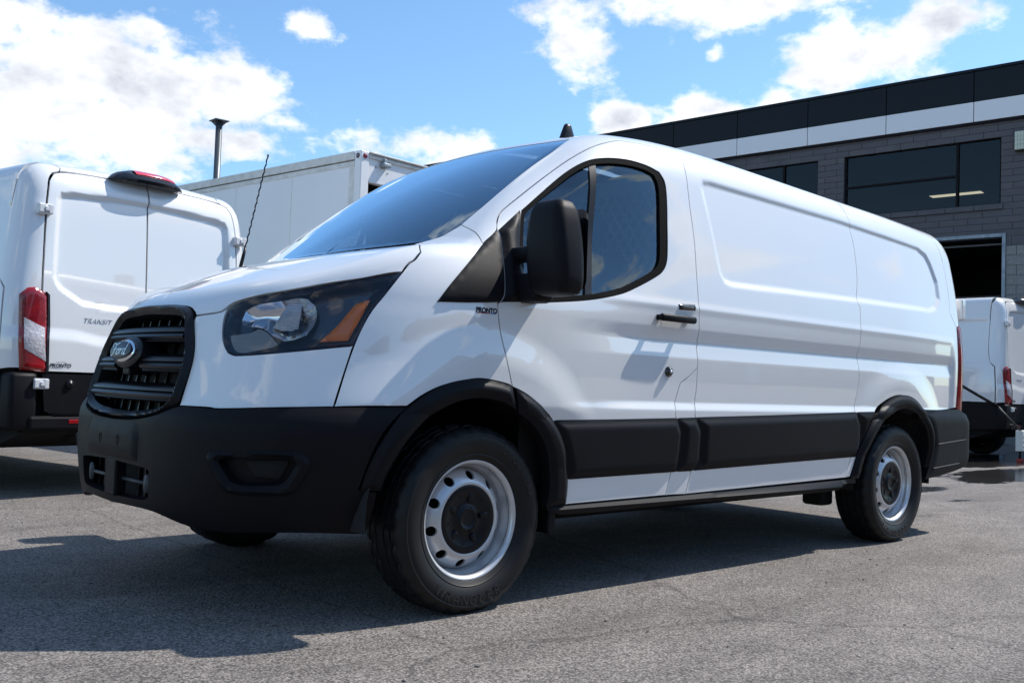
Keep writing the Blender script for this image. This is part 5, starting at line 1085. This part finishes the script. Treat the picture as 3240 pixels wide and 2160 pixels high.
wall=bm_obj('wall',bm,MORT,bd)
# bricks: those that show in the photograph are pieces of their own, the rest of the wall is one mesh
def brick_mesh(l,h,m,dp=.012):
    bm=bmesh.new(); add_box(bm,0,l,0,.04,0,h,.004); me=bpy.data.meshes.new('brick'); bm.to_mesh(me); bm.free(); me.materials.append(m); return me
BL,BH,J=.57,.1365,.007; cache={}; rest=bmesh.new(); nb=0
def put(x,z,l,h,m,name,show,par):
    global nb
    if show:
        key=(round(l,3),round(h,3),m.name); me=cache.get(key) or cache.setdefault(key,brick_mesh(l,h,m)); o=bpy.data.objects.new(name,me); COL.objects.link(o); o.parent=par; o.location=(x,-.002-rng.rand()*.004,z); nb+=1
    else: add_box(rest,x,x+l,0,.04,z,z+h)
def course(z,h,l,off,m_list,name,show_rng,x0=XL,x1=XR):
    x=x0-off
    while x<x1:
        segs=[(max(x,x0)+J/2,min(x+l,x1)-J/2)]
        for a,b,c,d in holes:
            if c<z+h/2<d:
                ns=[]
                for s,e in segs:
                    if e<=a or s>=b: ns.append((s,e))
                    else:
                        if s<a: ns.append((s,a))
                        if e>b: ns.append((b,e))
                segs=ns
        for s,e in segs:
            if e-s>.03: put(s,z+J/2,e-s,h-J,m_list[rng.randint(len(m_list))],name,show_rng[0]<(s+e)/2<show_rng[1] and z>show_rng[2],wall)
        x+=l
z=4.24; i=0
while z<6.60: course(z,min(BH,6.615-z),BL,.285*(i%2)+.12,[BR,BR,BR2,BR3],'brick',(-4.6,1.0,4.3)); z+=BH; i+=1
course(4.04,.20,.30,0,[BR3],'band_brick',(-.4,1.0,3.9))
z=.0; i=0
while z<4.03: course(z,min(.2015,4.035-z),.40,.2*(i%2),[CMU],'block',(0,1.0,2.0)); z+=.202; i+=1
ro=bm_obj('brickwork',rest,[BR],wall); tag(ro,kind='stuff'); ro.data.materials.append(CMU)
for p in ro.data.polygons: p.material_index=1 if p.center.z<4.04 else 0
mk('block_mortar',[(XL,.006,0),(XR,.006,0),(XR,.006,4.04),(.0,.006,4.04),(0,.006,0)][:0] or [(.0,.010,0),(XR,.010,0),(XR,.010,4.04),(0,.010,4.04)],[(0,1,2,3)],MORT2,bd)
# fascia
for k in range(-3,12):
    x1=-(.64+1.825*(k-1)); x0=x1-1.825
    bm=bmesh.new(); add_box(bm,x0+.008,x1-.008,-.06,.02,7.095,7.72,.004); bm_obj('black_panel',bm,FBLK,bd)
    bm=bmesh.new(); add_box(bm,x0+.008,x1-.008,-.06,.02,6.665,7.085,.004); bm_obj('white_panel',bm,FWHT,bd)
    box('coping',x0+.003,x1-.003,-.085,.35,7.725,7.785,FBLK,bd)
fx0,fx1=-(.64+1.825*11),-(.64-1.825*3)
box('fascia_backing',XL,XR,.025,.30,6.62,7.72,FRAME,bd); box('soffit_shadow_strip',XL,XR,-.045,.02,6.60,6.658,FRAME,bd)  # the dark strip below the panels stands in for the shadow under the soffit
box('roof_deck',XL,XR,.36,9,7.3,7.45,FRAME,bd)
for k,(a,b,c,d) in enumerate(wins):
    w=empty('window',None,None); w.parent=bd
    for nm,q in (('frame',(a,b,d-.05,d)),('frame',(a,b,c,c+.04)),('frame',(a,a+.04,c+.04,d-.05)),('frame',(b-.04,b,c+.04,d-.05))): box(nm,q[0],q[1],.06,.14,q[2],q[3],FRAME,w)
    mx_=b-.875; box('mullion',mx_-.025,mx_+.025,.055,.145,c+.04,d-.05,FRAME,w); box('transom',a+.04,mx_-.025,.06,.14,5.565,5.61,FRAME,w)
    for q in ((a+.04,mx_-.025,c+.04,5.565),(a+.04,mx_-.025,5.61,d-.05),(mx_+.025,b-.04,c+.04,d-.05)): mk('pane',[(q[0],.10,q[2]),(q[1],.10,q[2]),(q[1],.10,q[3]),(q[0],.10,q[3])],[(0,1,2,3)],WGL,w)
    x=a-.05
    while x<b+.05-.2:
        bm=bmesh.new(); e=min(x+.57,b+.05); add_box(bm,x+.004,e-.004,-.045,.09,c-.10,c-.004,.004); bm_obj('sill_brick',bm,BR,w); x+=.57
# room behind the windows
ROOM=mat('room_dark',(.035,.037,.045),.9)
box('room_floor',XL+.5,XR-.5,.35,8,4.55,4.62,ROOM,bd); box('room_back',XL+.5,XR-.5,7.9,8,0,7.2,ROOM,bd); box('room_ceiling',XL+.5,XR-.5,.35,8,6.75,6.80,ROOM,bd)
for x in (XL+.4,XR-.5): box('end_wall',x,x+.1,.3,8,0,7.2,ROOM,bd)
BLD=mat('blind_slat',(.10,.105,.115),.6)
for z in np.arange(5.62,6.25,.03): mk('blind_slat',[(-2.9,.42,z),(-.15,.42,z),(-.15,.445,z+.012),(-2.9,.445,z+.012)],[(0,1,2,3)],BLD,bd)
# ceiling lamp seen through the right window
cl_=Vector(CAMPOS)-P0; cx=-(cl_.dot(e1)); ax_in=Vector((e1.y,-e1.x,0)); cy=cl_.dot(ax_in)
def through(t,z,dep_):
    k=(dep_-cy)/(0-cy); return (cx+(-t-cx)*k, dep_, CAMPOS.z+(z-CAMPOS.z)*k)
a=through(1.56,5.20,2.3); b=through(.49,5.20,2.3)
fix=empty('ceiling_lamp','lit fluorescent ceiling lamp seen through the upper right window of the building','lamp',P0,rzb)
bm=bmesh.new(); add_box(bm,a[0],b[0],2.3,2.62,a[2]+.02,a[2]+.07,.006); bm_obj('lamp_housing',bm,mat('lamp_metal',(.35,.36,.38),.5),fix)
mk('diffuser',[(a[0]+.02,2.32,a[2]+.016),(b[0]-.02,2.32,a[2]+.016),(b[0]-.02,2.60,a[2]+.016),(a[0]+.02,2.60,a[2]+.016)],[(0,1,2,3)],mat('lamp_glow',(.8,.78,.6),.5,emit=((1,.86,.50),2.2)),fix)
for xx in (a[0]+.2,b[0]-.2): tube('hanger',[(xx,2.46,a[2]+.07),(xx,2.46,6.75)],.006,SATIN,fix)
# garage opening
gf=empty('garage_frame',None,None); gf.parent=bd
for nm,q in (('frame_post',(-.07,.0,0,4.30)),('frame_post',(-3.55,-3.48,0,4.30)),('frame_head',(-3.48,-.07,4.225,4.30))): box(nm,q[0],q[1],-.03,.22,q[2],q[3],GAL,gf,.006)
box('door_bottom_rail',-3.47,-.075,.26,.31,4.10,4.135,mat('door_rail',(.09,.09,.10),.5),gf); box('inner_rail',-3.47,-.075,3.0,3.05,3.30,3.33,mat('door_rail',(.09,.09,.10),.5),gf)
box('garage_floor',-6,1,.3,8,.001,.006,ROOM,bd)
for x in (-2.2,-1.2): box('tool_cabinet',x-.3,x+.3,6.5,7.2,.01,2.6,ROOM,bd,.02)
# wall lamp
wl=empty('wall_lamp','boxy wall lamp with pale gridded lens high on the brick wall at the right edge','lamp',P0,rzb)
bm=bmesh.new(); add_box(bm,.17,.42,-.16,-.006,5.93,6.33,.012); bm_obj('lamp_body',bm,mat('lamp_bronze',(.05,.045,.035),.5),wl)
bm=bmesh.new(); add_box(bm,.185,.405,-.19,-.155,5.945,6.315,.008); bm_obj('lens',bm,mat('lamp_lens_pale',(.55,.58,.45),.3,coat=.5),wl)
for x in (.24,.295,.35): box('lens_rib',x-.004,x+.004,-.196,-.188,5.955,6.305,mat('lamp_rib',(.40,.43,.33),.4),wl)
for z in (6.05,6.13,6.21): box('lens_rib',.19,.40,-.1955,-.1885,z-.004,z+.004,mat('lamp_rib',(.40,.43,.33),.4),wl)

# ------------------------------------------------------------------ loading ramp leaning out behind the far van
rp=empty('loading_ramp','white folded loading ramp with a long black strut behind the far van','ramp',(13.95,1.78,0))
bm=bmesh.new(); add_box(bm,-.33,.60,-.05,.05,.16,.46,.012); bm_obj('ramp_panel',bm,mat('ramp_white',(.74,.74,.70),.5,vary=(6,.5,(.60,.60,.56))),rp)
for z in (.24,.31,.38): box('ramp_rib',-.31,.58,-.056,-.051,z-.006,z+.006,TRIM,rp)
for x in (-.28,0,.28,.55):
    bm=bmesh.new(); add_box(bm,x-.035,x+.035,-.04,.04,.0,.055,.01); bm_obj('ramp_foot',bm,mat('ramp_red',(.30,.03,.025),.5),rp); tube('ramp_leg',[(x,0,.05),(x,0,.165)],.018,SATIN,rp)
tube('strut',[(-.30,-.02,.45),(-.62,.18,.79)],.014,mat('strut_steel',(.10,.10,.09),.4,metal=.5),rp); tube('strut_sleeve',[(-.62,.18,.79),(-.97,.58,1.09)],.021,SATIN,rp)

# ------------------------------------------------------------------ houses across the street, behind the camera (they show in the paint, the glass and the lamps)
HB=[mat('house_brick_red',(.16,.075,.055),.9,vary=(3,.7,(.12,.06,.05))),mat('house_brick_grey',(.14,.13,.125),.9,vary=(3,.7,(.10,.10,.10))),mat('house_brick_brown',(.12,.085,.06),.9,vary=(3,.7,(.09,.07,.05)))]
HR=mat('roof_shingle',(.045,.043,.045),.95,vary=(8,.8,(.07,.065,.065))); HW=mat('house_trim',(.55,.55,.53),.6); HGL=mat('house_glass',(.02,.025,.03),.08)
def house(label,loc,rz,w,d,h,rh,m):
    t=empty('house',label,'house',loc,rz,'houses across the street')
    box('wall',-w/2,w/2,0,d,0,h,m,t)
    V=[(-w/2-.4,-.5,h-.05),(w/2+.4,-.5,h-.05),(w/2+.4,d+.5,h-.05),(-w/2-.4,d+.5,h-.05),(-w/2+.6,d/2,h+rh),(w/2-.6,d/2,h+rh)]
    r=mk('roof',V,[(0,1,5,4),(1,2,5),(2,3,4,5),(3,0,4),(0,3,2,1)],HR,t); bm=bmesh.new(); add_box(bm,w*.22,w*.22+.7,d*.55,d*.55+.7,h+.2,h+rh+.9,.02); bm_obj('chimney',bm,m,r)
    for zz in (1.0,3.7):
        if zz+1.5>h: continue
        for k in range(int(w//2.6)):
            x=-w/2+1.3+k*2.6
            if zz<2 and k==1: continue
            f=empty('window',None,None); f.parent=t
            for nm,q in (('frame',(x-.65,x+.65,zz+1.40,zz+1.5)),('frame',(x-.65,x+.65,zz,zz+.1)),('frame',(x-.65,x-.57,zz+.1,zz+1.40)),('frame',(x+.57,x+.65,zz+.1,zz+1.40))): box(nm,q[0],q[1],-.06,.02,q[2],q[3],HW,f)
            mk('pane',[(x-.57,-.02,zz+.1),(x+.57,-.02,zz+.1),(x+.57,-.02,zz+1.4),(x-.57,-.02,zz+1.4)],[(0,1,2,3)],HGL,f)
    dr_=box('door',-w/2+3.4,-w/2+4.4,-.06,.0,.15,2.3,HW,t,.02); box('step',-w/2+3.1,-w/2+4.7,-.9,-.062,.001,.15,HB[1],t)
house('red brick house with a hipped roof behind the camera',(-6,-24,0),math.pi,11,9,6.0,2.6,HB[0])
house('grey brick house between the two others behind the camera',(8,-25,0),math.pi,12,9,6.2,3.0,HB[1])
house('brown brick house in the middle of the row behind the camera',(22.5,-24.5,0),math.pi,11,9,5.9,2.8,HB[2])
house('brown brick house turned towards the left van behind the camera',(-20,-22,0),math.pi*.9,11,9,6.0,2.6,HB[2])

house('unseen grey brick house added farther along the street to block the reflected horizon',(37,-25.5,0),math.pi,12,9,6.1,2.8,HB[1])  # these last four houses are added to keep the bright horizon out of reflections
house('unseen red brick house added beside the farthest brown one to block the reflected horizon',(51,-27,0),math.pi*1.06,12,9,6.3,2.8,HB[0])
house('unseen brown brick house added beyond the end of the lot to block the reflected horizon',(65,-29,0),math.pi*1.08,12,9,6.1,2.8,HB[2])
house('unseen grey brick house added farthest along the street to block the reflected horizon',(80,-32,0),math.pi*1.1,13,9,6.3,2.9,HB[1])
